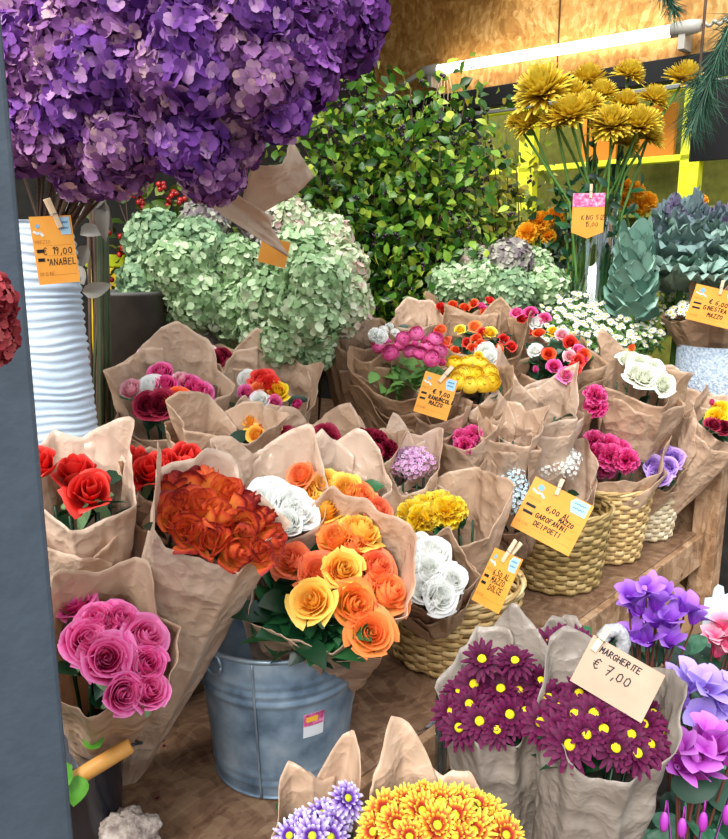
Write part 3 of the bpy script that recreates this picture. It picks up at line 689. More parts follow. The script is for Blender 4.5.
# ================================================================== CONTAINERS
zinc = mat('zinc', [(.3, '#4f6478'), (.48, '#7e95aa'), (.58, '#8fa5b8'), (.75, '#b2c2d0')], 'noise', .5, metal=.35, nscale=16, bump=.15, bscale=25, spec=.5)
zinc_rim = mat('zinc_rim', [(.25, '#6d8090'), (.75, '#aab8c2')], 'noise', .4, metal=.5, nscale=20)
pbk = on_z(278, 783, BENCH); m_ = px2m(pbk)
bk = thing('zinc_bucket', 'blue grey galvanised metal bucket with a label, holding the orange roses', 'bucket', Matrix.Translation((pbk.x, pbk.y + .075, BENCH + .001)))
rb, rt, hb = .12, .148, .272
def brad(z): return rb + (rt - rb) * z / hb
prof = [(0, .008), (rb - .004, .008), (rb, 0), (rb + .003, .004)]
for i in range(1, 60):
    z = hb * i / 60; bead = 0
    for zc, wd, am in ((.03, .006, .003), (.046, .006, .002), (0.189, .007, .0045), (0.206, .006, .0035), (0.223, .005, .002)): bead += am * math.exp(-((z - zc) / wd * 1.3) ** 2)
    prof.append((brad(z) + bead, z))
prof += [(rt - .003, hb), (brad(hb - .03) - .003, hb - .03), (rb, .012), (0, .012)]
mb = MB(); mb.lathe(prof, 72); mb.obj('body', zinc, bk)
mb = MB(); mb.tube([(rt * math.cos(a * PI / 36), rt * math.sin(a * PI / 36), hb) for a in range(73)], .0042, 8); mb.obj('rolled_rim', zinc_rim, bk)
mb = MB(); az = R_(-101); mb.tube([(math.cos(az) * (brad(z) + .003), math.sin(az) * (brad(z) + .003), z) for z in np.linspace(.004, hb - .004, 24)], .0022, 6); mb.obj('side_seam', zinc_rim, bk)
for sg in (R_(-130), R_(50)):
    mb = MB(); c = Vector((math.cos(sg), math.sin(sg), 0)); t_ = Vector((-c.y, c.x, 0))
    mb.tube([c * (rt + .004) + t_ * (.02 * math.cos(a)) + Vector((0, 0, hb - .018 + .02 * math.sin(a))) for a in np.linspace(0, 2 * PI, 17)], .003, 6); mb.obj('handle_lug', zinc_rim, bk)
mb = MB(); a0, a1, z0, z1 = R_(-68), R_(-52), .12, .166
mb.grid(lambda a, t: Vector(((brad(z0 + (z1 - z0) * t) + .0016) * math.cos(a0 + (a1 - a0) * a), (brad(z0 + (z1 - z0) * t) + .0016) * math.sin(a0 + (a1 - a0) * a), z0 + (z1 - z0) * t)), 8, 5)
sk = mb.obj('sticker', mat('sticker_white', '#dfe4ea'), bk)
for nm, (u0, u1, v0, v1), mm, of in (('sticker_picture', (0, 1, .48, 1), PINKP, .0022), ('sticker_logo', (.12, .68, .66, .88), YEL, .0028)):
    mb = MB(); mb.grid(lambda a, t: (lambda aa, zz: Vector(((brad(zz) + of) * math.cos(aa), (brad(zz) + of) * math.sin(aa), zz)))(a0 + (a1 - a0) * (u0 + (u1 - u0) * a), z0 + (z1 - z0) * (v0 + (v1 - v0) * t)), 8, 4); mb.obj(nm, mm, sk)

wick_new = mat('wicker_gold', [(.15, '#8f6f3e'), (.5, '#cfae74'), (.85, '#e6cd99')], 'rnd', .55, bump=.4, bscale=60, var=.3)
wick_dull = mat('wicker_olive', [(.15, '#7a6238'), (.5, '#b0945c'), (.85, '#cdb682')], 'rnd', .6, bump=.4, bscale=60, var=.3)
wick_white = mat('wicker_cream', [(.15, '#b9a37c'), (.5, '#e3d3b0'), (.85, '#f2e8cf')], 'rnd', .6, bump=.4, bscale=60, var=.3)
def basket(label, c, rb, rt, h, m, rows=15, stakes=26):
    root = thing('wicker_basket', label, 'basket', Matrix.Translation((c.x, c.y, c.z + .002)), 'wicker baskets along the bench')
    wv = MB(); n = stakes * 5
    for k in range(rows):
        zc = .012 + (h - .024) * k / (rows - 1); rr = rb + (rt - rb) * (zc / h) ** .85; hh = (h / rows) * .56
        rd0 = rng.random()
        ring, uv = [], []
        for i in range(n + 1):
            a = 2 * PI * i / n; off = .0042 * math.cos(stakes / 2 * a + PI * k); zz = zc + .0012 * noise.noise(Vector((a * 3, k, 1)))
            for j in range(6):
                b_ = 2 * PI * j / 6; r_ = rr + off + .003 * math.cos(b_); ring.append((r_ * math.cos(a), r_ * math.sin(a), zz + hh * math.sin(b_)))
        fs = [(i * 6 + j, (i + 1) * 6 + j, (i + 1) * 6 + (j + 1) % 6, i * 6 + (j + 1) % 6) for i in range(n) for j in range(6)]
        b0 = len(wv.v); wv.add(ring, fs, None, rd0)
        for i in range(n + 1):
            q = .5 + .35 * noise.noise(Vector((i * .11, k * 3.7, rb * 90)))
            for j in range(6): wv.rn[b0 + i * 6 + j] = q
    wv.obj('woven_wall', m, root)
    stk = MB()
    for i in range(stakes):
        a = 2 * PI * (i + .5) / stakes; stk.tube([((rb + (rt - rb) * (z / h) ** .85) * math.cos(a), (rb + (rt - rb) * (z / h) ** .85) * math.sin(a), z) for z in np.linspace(.004, h - .004, 6)], .0028, 5, .4)
    stk.obj('upright_canes', m, root)
    rm = MB()
    for k in range(3): rm.tube([((rt + .004 * math.cos(a * .9 + k * 2.1)) * math.cos(a / 24 * PI), (rt + .004 * math.cos(a * .9 + k * 2.1)) * math.sin(a / 24 * PI), h + .004 * math.sin(a * .9 + k * 2.1)) for a in range(49)], .0042, 6, .3 + .2 * k)
    rm.obj('braided_rim', m, root)
    bs = MB(); bs.lathe([(0, .004), (rb - .004, .004), (rb - .002, .01), (0, .01)], 40, rnd=.3); bs.obj('base', m, root)
    return root
def basket_at(label, px, py, r, rt, h, m, **k):
    p = on_z(px, py, BENCH); d = Vector((p.x, p.y, 0)).normalized() * r; c = Vector((p.x + d.x, p.y + d.y, BENCH)); basket(label, c, r, rt, h, m, **k); return c
bc1 = basket_at('golden wicker basket beside the zinc bucket, holding white roses', 450, 681, .13, .16, .185, wick_new)
bc2, bc3, bc4 = st(1.02, .165, BENCH), st(1.3, .15, BENCH), st(1.555, .14, BENCH)
basket('olive brown wicker basket right behind the orange card with blue badge', bc2, .115, .145, .225, wick_dull)
basket('straw coloured wicker basket under the hot pink carnations', bc3, .1, .13, .23, wick_new)
basket('palest cream wicker basket, last one beside the square leg', bc4, .092, .12, .24, wick_white)

# dark bucket with a wooden grip, bottom left
pd = on_z(92, 850, BENCH)
dk = thing('plastic_bucket', 'dark glossy bucket with a wooden grip under the pink roses', 'bucket', Matrix.Translation((pd.x - .035, pd.y + .035, BENCH + .001)))
darkp = mat('dark_plastic', [(.2, '#1c1f26'), (.8, '#3a3f4c')], 'noise', .18, spec=.6, nscale=8)
mb = MB(); mb.lathe([(0, .006), (.062, .006), (.064, 0), (.068, .004), (.082, .165), (.086, .165), (.086, .17), (.08, .17), (.064, .012), (0, .012)], 48); mb.obj('body', darkp, dk)
ga, gb = at(62, 787, 1.0), at(131, 745, 1.035)
inv = dk.matrix_world.inverted() if False else Matrix.Translation(-Vector((pd.x - .035, pd.y + .035, BENCH + .001)))
mb = MB(); mb.tube([inv @ (ga + (gb - ga) * t) for t in (0, .03, .5, .97, 1)], [.009, .0115, .012, .0115, .009], 14); mb.obj('wooden_grip', mat('grip_wood', [(.2, '#d8923e'), (.8, '#eab062')], 'noise', .45, nscale=30), dk)
mb = MB(); mb.tube([inv @ gb, inv @ gb + Vector((.01, .02, -.01)), Vector((.08, .02, .16))], .002, 6); mb.obj('wire_bail', mat('wire_dark', '#34383e', rough=.3, metal=.8), dk)
lf = MB()
for (x, y, sp_, L_) in ((72, 765, 1.9, .05), (100, 748, .4, .035), (78, 775, 2.8, .04)):
    leaf_into(lf, frame((CAM - at(x, y, 1.0)).normalized() + Vector((.2, 0, .3)), at(x, y, 1.0), sp_), L_, L_ * .42, .8, nu=5, nv=7)
tag(lf.obj('rose_leaf', mat('fresh_leaf', [(.3, '#4f9a2c'), (.7, '#7cc44a')], 'noise', .4, transl=.25, nscale=40)), 'bright green leaf spray caught beside the wooden bucket grip', 'leaf')
# rough pale lump on the bench
pl_ = on_z(124, 868, BENCH)
mb = MB(); mb.ball((0, 0, .03), 1, 48, 28, 0, 0, (.045, .04, .032))
for i, p in enumerate(mb.v):
    v = Vector(p); n1 = noise.noise(v * 45) * .012 + abs(noise.noise(v * 110)) * .012; q = (v - Vector((0, 0, .03))).normalized() * n1; mb.v[i] = tuple(v + q) if (v + q).z > 0 else (v.x, v.y, .0005)
tag(mb.obj('bark_lump', mat('lump_pale', [(.3, '#8d7a72'), (.55, '#cdbcae'), (.75, '#e8ddd2')], 'noise', .9, nscale=70, bump=.8, bscale=90), M=Matrix.Translation((pl_.x, pl_.y + .03, BENCH + .001))), 'crumbly pale lump of bark lying at the very front of the bench', 'bark')
# fallen petals
for i, (x, y) in enumerate(((150, 743), (157, 747), (163, 739), (152, 752), (158, 799), (166, 745))):
    p = on_z(x, y, BENCH + .0015); mb = MB(); leaf_into(mb, Matrix.Identity(4), .009, .004, .5, nu=3, nv=4, bend=.2)
    tag(mb.obj('fallen_petal', C_burg, None, M=frame((0, 0, 1), p, i * 1.7)), 'tiny dark red petal fallen on the brown bench', 'petal', 'fallen petals on the bench')
# ribbed white vase at the back left
white_rib = mat('ribbed_white', [(.25, '#a3b8cc'), (.6, '#cad8e6'), (.85, '#e2eaf2')], 'noise', .45, nscale=7, bump=.1)
pv = at(50, 330, 1.55)
vs = thing('ribbed_vase', 'tall white ribbed conical vase at the left under the purple hydrangeas', 'vase', Matrix.Translation((pv.x, pv.y, TIER + .001)))
hv = at(60, 222, 1.55).z - TIER
prof = [(0, .01), (.085, .01), (.087, 0)]
rr2 = random.Random(4); zz = 0; rings = []
while zz < hv: stp = rr2.uniform(.011, .02); rings.append((zz, stp, rr2.uniform(.003, .0065))); zz += stp
for z0, stp, am in rings:
    for q in (0, .25, .5, .75): z = min(hv, z0 + stp * q); prof.append((.088 - .034 * z / hv + am * math.sin(q * PI), z))
prof += [(.052, hv + .002), (.046, hv - .01), (.06, .02), (0, .02)]
mb = MB(); mb.lathe(prof, 56)
for i, p in enumerate(mb.v):
    v = Vector(p); mb.v[i] = (v.x, v.y, v.z + (.008 * noise.noise(Vector((v.x * 14, v.y * 14, v.z * 9))) if .02 < v.z < hv - .02 else 0))
mb.obj('body', white_rib, vs)

# ================================================================== STEM-HELD FLOWERS AT THE BACK
def bunch(name, label, cat, heads, base=None, kind='hydrangea', stem_m=None, spread=.03, up=.25, zface=.7, group=None, foliage=0, sr=.003, calyx=False, xy=.55):
    """heads: (px, py, Y, radius, material). Every head is a part with its own stem down to the base point"""
    root = thing(name, label, cat, Matrix.Translation(base), group); inv = Matrix.Translation(-Vector(base)); ctr = sum((at(h[0], h[1], h[2]) for h in heads), Vector()) / len(heads)
    lm = MB()
    for i, (px, py, Y, r, m) in enumerate(heads):
        p = at(px, py, Y); n = (CAM - p).normalized() * zface + Vector((0, 0, up)) + (p - ctr) * 1.6 + Vector((rng.uniform(-1, 1), rng.uniform(-1, 1), rng.uniform(-1, 1))) * .15
        o = flower(kind, m, p, n, r, root, inv)
        a = i * 2.4; e = Vector((spread * math.cos(a), spread * math.sin(a), .02)); c = inv @ p; c2 = c - n.normalized() * r * .3
        mb = MB(); mid = e.lerp(c2, xy); mid.z = e.z + (c2.z - e.z) * .72
        mid = mid if xy > .3 else c - n.normalized() * .13; pts = [e, e.lerp(mid, .5) + Vector((0, 0, 0)), mid, mid.lerp(c2, .55), c2]
        mb.tube([o.matrix_basis.inverted() @ q for q in pts], sr / r, 6); mb.obj('stem', stem_m or stem_green, o)
        for k_ in range(foliage):
            q = e.lerp(mid, rng.uniform(.5, 1)).lerp(c2, rng.uniform(0, .45)); leaf_into(lm, frame(Vector((rng.uniform(-1, 1), rng.uniform(-1.4, .2), rng.uniform(-.3, 1))), q, rng.uniform(0, 6)), .05, .011, rng.random())
    if foliage: lm.obj('foliage', leafm, root)
    return root
brown_stem = mat('stem_brown', [(.2, '#3b2a24'), (.8, '#67503f')], 'noise', .7)
# purple hydrangeas: left bunch in the ribbed vase, right bunch wrapped and hung from the ceiling
def hy(px, py, Y, r, ms): return (px, py, Y, r, rng.choice(ms))
OUT = [(2, -40), (2, 165), (40, 178), (90, 182), (140, 182), (178, 172), (205, 182), (226, 196), (240, 180), (262, 148), (300, 118), (335, 92), (362, 60), (380, 25), (376, -40)]
def inside(x, y):
    c = False
    for (x0, y0), (x1, y1) in zip(OUT, OUT[1:] + OUT[:1]):
        if (y0 > y) != (y1 > y) and x < (x1 - x0) * (y - y0) / (y1 - y0) + x0: c = not c
    return c
hl_, hr_ = [], []
for j in range(-1, 8):
    for i in range(13):
        x, y = 8 + i * 34 + (17 if j % 2 else 0) + rng.uniform(-8, 8), j * 30 - 12 + rng.uniform(-7, 7)
        if not inside(x, y + 14) or not inside(x + 12, y) or not inside(x, y): continue
        Y = 1.27 + .3 * (((x - 180) / 215) ** 2 + ((y - 50) / 190) ** 2) ** 1.3 + rng.uniform(-.05, .05)
        mm = [H_plum, H_plum, H_viol] if x < 130 else [H_viol, H_viol, H_plum] if x < 285 else [H_deep, H_viol, H_deep]
        (hl_ if x < 165 else hr_).append((x, y, Y, rng.uniform(.05, .062), rng.choice(mm)))
bunch('hydrangea_bunch', 'mauve purple hydrangeas crowding out of the white ribbed vase', 'hydrangeas', hl_, Vector((pv.x, pv.y, TIER + hv - .1)), stem_m=brown_stem, spread=.015, xy=.12)
hb_ = bunch('hydrangea_bunch', 'violet hydrangea bunch in pale kraft hanging over the green hydrangeas', 'hydrangeas', hr_, at(262, 150, 1.75), stem_m=brown_stem, spread=.015, xy=.2)
inv_h = Matrix.Translation(-at(262, 150, 1.75))
def sheet(name, corners, m, parent, inv, bulge=.02, n=14, seed=0, fold=0):
    """a loose sheet of paper through four corner points (bl, br, tr, tl)"""
    a, b, c, d = [Vector(x) for x in corners]; nn = (b - a).cross(d - a).normalized(); mb = MB()
    def fn(u, v):
        p = a.lerp(b, u).lerp(d.lerp(c, u), v); q = Vector((u * 2.2 + seed, v * 2.2, seed * 1.7))
        return inv @ (p + nn * (bulge * math.sin(u * PI) * (.3 + .7 * v) + .012 * noise.noise(q) + .006 * (1 - 2 * abs(noise.noise(q * 2.2)))))
    mb.grid(fn, n, n); o = mb.obj(name, m, parent); s_ = o.modifiers.new('thickness', 'SOLIDIFY'); s_.thickness = .0008; return o
sheet('paper_wrap', [at(236, 222, 1.62), at(314, 176, 1.6), at(290, 136, 1.55), at(250, 165, 1.5)], kraft_pale, hb_, inv_h, .03, seed=3)
sheet('paper_wrap', [at(288, 258, 1.62), at(266, 215, 1.58), at(205, 172, 1.48), at(174, 184, 1.46)], kraft, hb_, inv_h, -.02, seed=5)
mb = MB(); mb.tube([inv_h @ at(262, 150, 1.75), inv_h @ (at(262, 150, 1.75) + Vector((0, .05, .3))), inv_h @ Vector((at(262, 150, 1.75).x, 1.8, 2.75))], .003, 6); mb.obj('hanging_cord', mat('cord_jute', '#b59a6e'), hb_)
price_card('price_tag', 'small orange card tucked into the middle of the green hydrangeas', 274, 252, 1.72, 34, 26, -14, yaw=-35, logo=False, peg=None)
price_card('price_tag', 'orange tag reading 19,00 pegged above the white ribbed vase', 55, 250, 1.42, 40, 66, 4, yaw=14, lines=[('€ 19,00', .2, .44, .105), ('"ANABEL"', .26, .28, .09)], peg=(.62, .98, 17), pegL=.06, wide=.0013)
# green hydrangeas on the step
gl = [hy(x, y, Y, r, ms) for x, y, Y, r, ms in [(155, 240, 2.3, .085, [H_grey]), (148, 285, 2.26, .085, [H_grey]), (160, 322, 2.22, .075, [H_grey]), (195, 250, 2.22, .09, [H_green, H_grey]), (198, 300, 2.16, .09, [H_green]), (205, 335, 2.2, .05, [H_dull]), (235, 265, 2.24, .08, [H_green]), (235, 312, 2.18, .085, [H_green]), (205, 222, 2.35, .07, [H_dull, H_green]), (178, 270, 2.15, .085, [H_grey, H_green])]]
bunch('hydrangea_bunch', 'cool sage green hydrangeas at the left, beside the dark bare stems', 'hydrangeas', gl, kind='hydrangea_big', base=st(t_of(at(195, 300, 2.36)), s_of(at(195, 300, 2.36)), TIER + .002), stem_m=brown_stem)
gr_ = [hy(x, y, Y, r, ms) for x, y, Y, r, ms in [(272, 300, 2.1, .085, [H_green]), (300, 262, 2.12, .09, [H_green, H_blush]), (310, 312, 2.04, .095, [H_green]), (338, 270, 2.14, .08, [H_blush]), (340, 305, 2.1, .085, [H_blush, H_green]), (285, 340, 2.06, .075, [H_green]), (312, 348, 2.08, .065, [H_green]), (262, 330, 2.12, .07, [H_green]), (328, 240, 2.24, .07, [H_blush]), (318, 285, 2.02, .08, [H_green])]]
bunch('hydrangea_bunch', 'light green hydrangeas tinged cream and pink, in front of the berry bush', 'hydrangeas', gr_, kind='hydrangea_big', base=st(t_of(at(305, 300, 2.28)), s_of(at(305, 300, 2.28)), TIER + .002), stem_m=brown_stem)
gb_ = [hy(x, y, Y, r, ms) for x, y, Y, r, ms in [(262, 228, 2.5, .07, [H_dull]), (290, 222, 2.5, .075, [H_blush]), (315, 235, 2.55, .075, [H_green]), (275, 250, 2.45, .06, [H_dull])]]
bunch('hydrangea_bunch', 'dusty pink faded hydrangeas just below the hanging kraft paper', 'hydrangeas', gb_, kind='hydrangea_big', base=st(t_of(at(290, 260, 2.6)), s_of(at(290, 260, 2.6)), TIER + .002), stem_m=brown_stem)
gf = [hy(x, y, Y, r, ms) for x, y, Y, r, ms in [(450, 285, 2.75, .075, [H_green]), (480, 285, 2.7, .08, [H_green, H_grey]), (510, 262, 2.75, .08, [H_dull]), (512, 292, 2.68, .08, [H_grey]), (545, 288, 2.72, .08, [H_green]), (535, 265, 2.8, .06, [H_green]), (475, 262, 2.85, .06, [H_blush])]]
bunch('hydrangea_bunch', 'row of grey green hydrangeas behind the mixed roses, left of the glass vase', 'hydrangeas', gf, kind='hydrangea_big', base=st(t_of(at(500, 290, 2.8)), s_of(at(500, 290, 2.8)), rest_z(at(500, 290, 2.8)) + .002), stem_m=brown_stem)
# berry bush
BUSHL = mat('bush_leaf', [(0, '#1f4412'), (.4, '#417420'), (.75, '#7ba632'), (1, '#c0ce4a')], 'rnd', .35, transl=.25, spec=.5)
YELL = mat('bush_leaf_gold', [(0, '#3d5a14'), (.5, '#84962a'), (.8, '#b4b030'), (1, '#d8c244')], 'rnd', .4, transl=.25, spec=.4)
berry_m = mat('berry_black', [(0, '#1a1222'), (1, '#3c1a38')], 'rnd', .25, spec=.6); red_berry = mat('berry_red', [(0, '#8e0f16'), (1, '#d02a24')], 'rnd', .25, spec=.6)
def bush(name, label, cat, base, tips, leaf_m, L=.05, Wd=.018, per=60, berries=None, group=None, nb=15, start=.25, jit=.09, br=.006):
    root = thing(name, label, cat, Matrix.Translation(base), group)
    for k_, tp_ in enumerate(tips):
        c = Vector(tp_) - Vector(base); mb = MB(); bend = Vector((rng.uniform(-.06, .06), rng.uniform(-.06, .06), 0))
        pts = [c * q * 1.0 + bend * math.sin(q * PI) - Vector((c.x, c.y, 0)) * .35 * q * (1 - q) for q in np.linspace(0, 1, 9)]
        mb.tube(pts, [.005 - .0035 * i / 8 for i in range(9)], 6, .5, 1)
        for i in range(per):
            q = start + (1 - start) * rng.random() ** .8; x = q * 8; a = int(min(7, x)); p = pts[a].lerp(pts[a + 1], x - a) + Vector((rng.gauss(0, jit), rng.gauss(0, jit), rng.gauss(0, jit * .7))) * .9
            leaf_into(mb, frame(Vector((rng.uniform(-.8, .8), rng.uniform(-1.3, .5), rng.uniform(-.2, 1.2))), p, rng.uniform(0, 6.28)), L * rng.uniform(.65, 1.2), Wd * rng.uniform(.8, 1.1), rng.random(), 0, nv=4)
            if berries and i % nb == 0:
                for j in range(4): mb.ball(p + Vector((rng.uniform(-.012, .012), rng.uniform(-.03, 0), rng.uniform(-.012, .012))), br, 7, 5, rng.random(), 2)
        mb.obj('branch', [leaf_m, brown_stem] + ([berries] if berries else []), root)
    return root
bb = at(410, 280, 3.0); bb.z = TIER
tips = [at(x, y, rng.uniform(2.8, 3.1)) for x, y in [(306, 150), (312, 122), (322, 108), (336, 98), (348, 88), (365, 86), (318, 138), (330, 122), (378, 84), (395, 82), (410, 86), (425, 96), (355, 95), (445, 92), (340, 130), (365, 110), (400, 115), (465, 95), (385, 165), (415, 150), (440, 130), (455, 165), (310, 190), (318, 150), (312, 130), (322, 165), (330, 205), (338, 110), (345, 150), (352, 190), (360, 95), (368, 135), (372, 180), (375, 230), (385, 100), (392, 140), (398, 190), (402, 240), (410, 95), (415, 130), (422, 170), (428, 215), (435, 110), (440, 150), (445, 195), (452, 235), (455, 105), (462, 140), (470, 180), (478, 220), (345, 240), (325, 235), (485, 130), (430, 255)]]
bush('berry_bush', 'tall leafy green branches with black berries, in the middle at the back', 'foliage', bb, tips, BUSHL, .044, .0145, 105, berry_m, start=.35)
bb = at(500, 290, 3.1); bb.z = TIER if t_of(bb) < 1.66 else FAR
tips = [at(x, y, rng.uniform(2.95, 3.15)) for x, y in [(480, 100), (490, 130), (500, 165), (505, 115), (515, 150), (520, 190), (510, 215), (495, 195), (525, 225), (500, 240), (485, 165)]]
bush('leafy_branch_bunch', 'sparse yellow green leafy branches left of the mustard chrysanthemums', 'foliage', bb, tips, YELL, .038, .012, 60, berry_m, start=.35)
bb = at(180, 260, 2.45); bb.z = TIER
tips = [at(x, y, rng.uniform(2.4, 2.5)) for x, y in [(120, 205), (135, 190), (150, 205), (165, 192), (180, 205), (195, 195), (210, 205), (220, 200), (140, 225), (170, 222), (190, 215), (125, 190)]]
bush('rosehip_bunch', 'dark green sprigs with red berries above the sage hydrangeas', 'foliage', bb, tips, mat('hip_leaf', [(0, '#25380f'), (.6, '#56702a'), (1, '#93a24a')], 'rnd', .4, transl=.2), .045, .016, 40, red_berry, start=.5, jit=.06, nb=5, br=.009)
bb = at(548, 270, 3.0); bb.z = FAR
tips = [at(x, y, rng.uniform(2.9, 3.05)) for x, y in [(535, 215), (545, 235), (555, 225), (560, 250), (540, 255), (550, 200), (525, 245)]]
bush('dark_foliage_bunch', 'dark green foliage around the golden flowers left of the glass vase', 'foliage', bb, tips, leafm, .05, .018, 40, None, start=.2, jit=.05)
# bare stems and dried leaves behind the ribbed vase
bs_ = at(100, 420, 1.85); bs_.z = TIER
root = thing('bare_stem_bunch', 'tall dark bare stems with dry silvery leaves behind the ribbed vase', 'stems', Matrix.Translation(bs_))
for k_ in range(16):
    x = rng.uniform(84, 112); e = at(x, rng.uniform(195, 235), rng.uniform(1.8, 1.95)) - bs_; mb = MB()
    s_ = Vector((rng.uniform(-.04, .04), rng.uniform(-.03, .03), 0)); mb.tube([s_, s_.lerp(e, .5) + Vector((rng.uniform(-.01, .01), 0, 0)), e], rng.uniform(.003, .006), 6); mb.obj('stem', brown_stem if k_ % 3 else mat('stem_dark', [(0, '#2c3320'), (1, '#4c5636')], 'noise', .6), root)
dryl = mat('dry_leaf', [(0, '#77716a'), (1, '#b9b2a6')], 'rnd', .7, transl=.15)
mb = MB()
for x, y in [(75, 205), (85, 215), (80, 235), (92, 208), (100, 200), (78, 222), (88, 245), (84, 285), (82, 292), (106, 208)]:
    leaf_into(mb, frame(Vector((rng.uniform(-.6, .6), -1, rng.uniform(-.3, .5))), at(x, y, 1.72) - bs_, rng.uniform(0, 6)), .06, .017, rng.random(), fold=.7, bend=.7, nu=5, nv=7)
mb.obj('dry_leaves', dryl, root)
pgp = at(114, 465, 1.72)
gv = thing('glass_jar', 'smoky blue glass jar in shadow at the foot of the bare stems', 'jar', Matrix.Translation((pgp.x, pgp.y, TIER + .001)))
hj = .24; mb = MB(); mb.lathe([(0, .004), (.03, .004), (.032, .0), (.036, .02), (.04, hj), (.0375, hj), (.034, .02), (0, .012)], 32); mb.obj('body', glassy('smoke_glass', '#8fa0b4', .1, .55), gv)
pgb = at(133, 330, 2.15)
hgb = at(133, 292, 2.15).z - TIER
gbk = thing('grey_bucket', 'plain grey bucket in shadow behind the sage green hydrangeas', 'bucket', Matrix.Translation((pgb.x, pgb.y, TIER + .001)))
mb = MB(); mb.lathe([(0, .004), (.08, .004), (.08, 0), (.095, hgb - .01), (.1, hgb - .01), (.1, hgb), (.092, hgb), (.075, .012), (0, .012)], 40); mb.obj('body', mat('bucket_grey', [(.2, '#55534f'), (.8, '#706d68')], 'noise', .6), gbk)
mb = MB(); mb.tube([(.098 * math.cos(a * PI / 20), .098 * math.sin(a * PI / 20), hgb - .003) for a in range(41)], .006, 8); mb.obj('rim', mat('bucket_rim', '#64625e'), gbk)
pyc = at(110, 250, 2.6)
yc = thing('yellow_crate', 'yellow crate glimpsed between the bare stems and green hydrangeas', 'crate', Matrix.Translation((pyc.x, pyc.y, TIER + .001)))
mb = MB(); mb.box((-.06, -.06, 0), (.06, .06, .62)); mb.obj('body', mat('crate_yellow', [(.3, '#d8b410'), (.7, '#ecd02a')], 'noise', .5), yc, False, .006)
mb = MB(); mb.box((-.064, -.064, .62), (.064, .064, .66)); mb.obj('rim', mat('crate_rim', '#c2d018'), yc, False, .006)

# mustard chrysanthemums in the glass vase
vb = at(592, 300, 2.72); vz = FAR + .001; vb.z = vz
glz = glassy('vase_glass', '#e2efe6', .03, .82)
gvs = thing('glass_vase', 'clear cylindrical glass vase with stems and an arrow shaped tag', 'vase', Matrix.Translation(vb))
hvz = at(592, 200, 2.72).z - vz; mb = MB(); mb.lathe([(0, .004), (.068, .004), (.07, 0), (.072, .01), (.074, hvz), (.0715, hvz), (.068, .014), (0, .014)], 48); mb.obj('body', glz, gvs)
mb = MB(); mb.lathe([(0, .016), (.067, .016), (.0685, hvz * .38), (0, hvz * .38)], 40); mb.obj('water', glassy('vase_water', '#c6dcb8', .02, .8), gvs)
mums = [(541, 88, 2.7, .09), (528, 122, 2.72, .05), (588, 78, 2.8, .06), (574, 92, 2.72, .05), (602, 92, 2.74, .05), (630, 72, 2.75, .05), (655, 97, 2.72, .05), (686, 76, 2.7, .06), (570, 112, 2.62, .07), (556, 118, 2.66, .055), (612, 122, 2.62, .065), (638, 122, 2.62, .065), (626, 102, 2.7, .05), (650, 135, 2.7, .05), (588, 104, 2.66, .05), (516, 120, 2.75, .035), (625, 140, 2.7, .05), (648, 120, 2.68, .05)]
bunch('chrysanthemum_bunch', 'mustard yellow shaggy chrysanthemums standing in the glass vase', 'chrysanthemums', [(x, y, Y, r * 1.22, C_spider) for x, y, Y, r in mums], vb + Vector((0, 0, .016)), 'spider', spread=.045, up=.8, zface=.3, foliage=9, sr=.0045, xy=.35)
price_card('price_tag', 'arrow shaped orange tag with pink flower picture on the glass vase', 588, 216, 2.6, 31, 44, 0, lines=[('KING SIZE', .3, .42, .1), ('15,00', .42, .27, .1)], logo=False, peg=(.55, 1.0, 0), pegL=.05, wide=.0016, shape='arrow')
tg = [o for o in COL.objects if o.name.startswith('price_tag')][-1]
sc_ = px2m(at(588, 216, 2.6)); mb = MB(); mb.box((0, 31 * .7 * sc_ * 44 / 31, .0013), (31 * sc_, 44 * sc_, .0018)); mb.obj('flower_picture', PINKP, tg, False)
# golden ranunculus-like balls either side of the vase
bunch('gold_flower_bunch', 'golden orange ball flowers left of the glass vase', 'flowers', [(x, y, 2.85, r, C_gold) for x, y, r in [(528, 230, .035), (557, 214, .032), (540, 220, .035), (522, 238, .025), (548, 235, .025)]], at(540, 290, 2.9) * Vector((1, 1, 0)).length if False else Vector((at(540, 290, 2.9).x, at(540, 290, 2.9).y, FAR + .002)), 'carnation', up=.5, foliage=4)
bunch('gold_flower_bunch', 'golden orange ball flowers between the glass vase and the kale', 'flowers', [(x, y, 2.9, r, C_gold) for x, y, r in [(633, 190, .035), (648, 200, .033), (625, 198, .035), (640, 205, .03), (703, 200, .02), (622, 185, .03)]], Vector((at(638, 290, 2.95).x, at(638, 290, 2.95).y, FAR + .002)), 'carnation', up=.5, foliage=4)
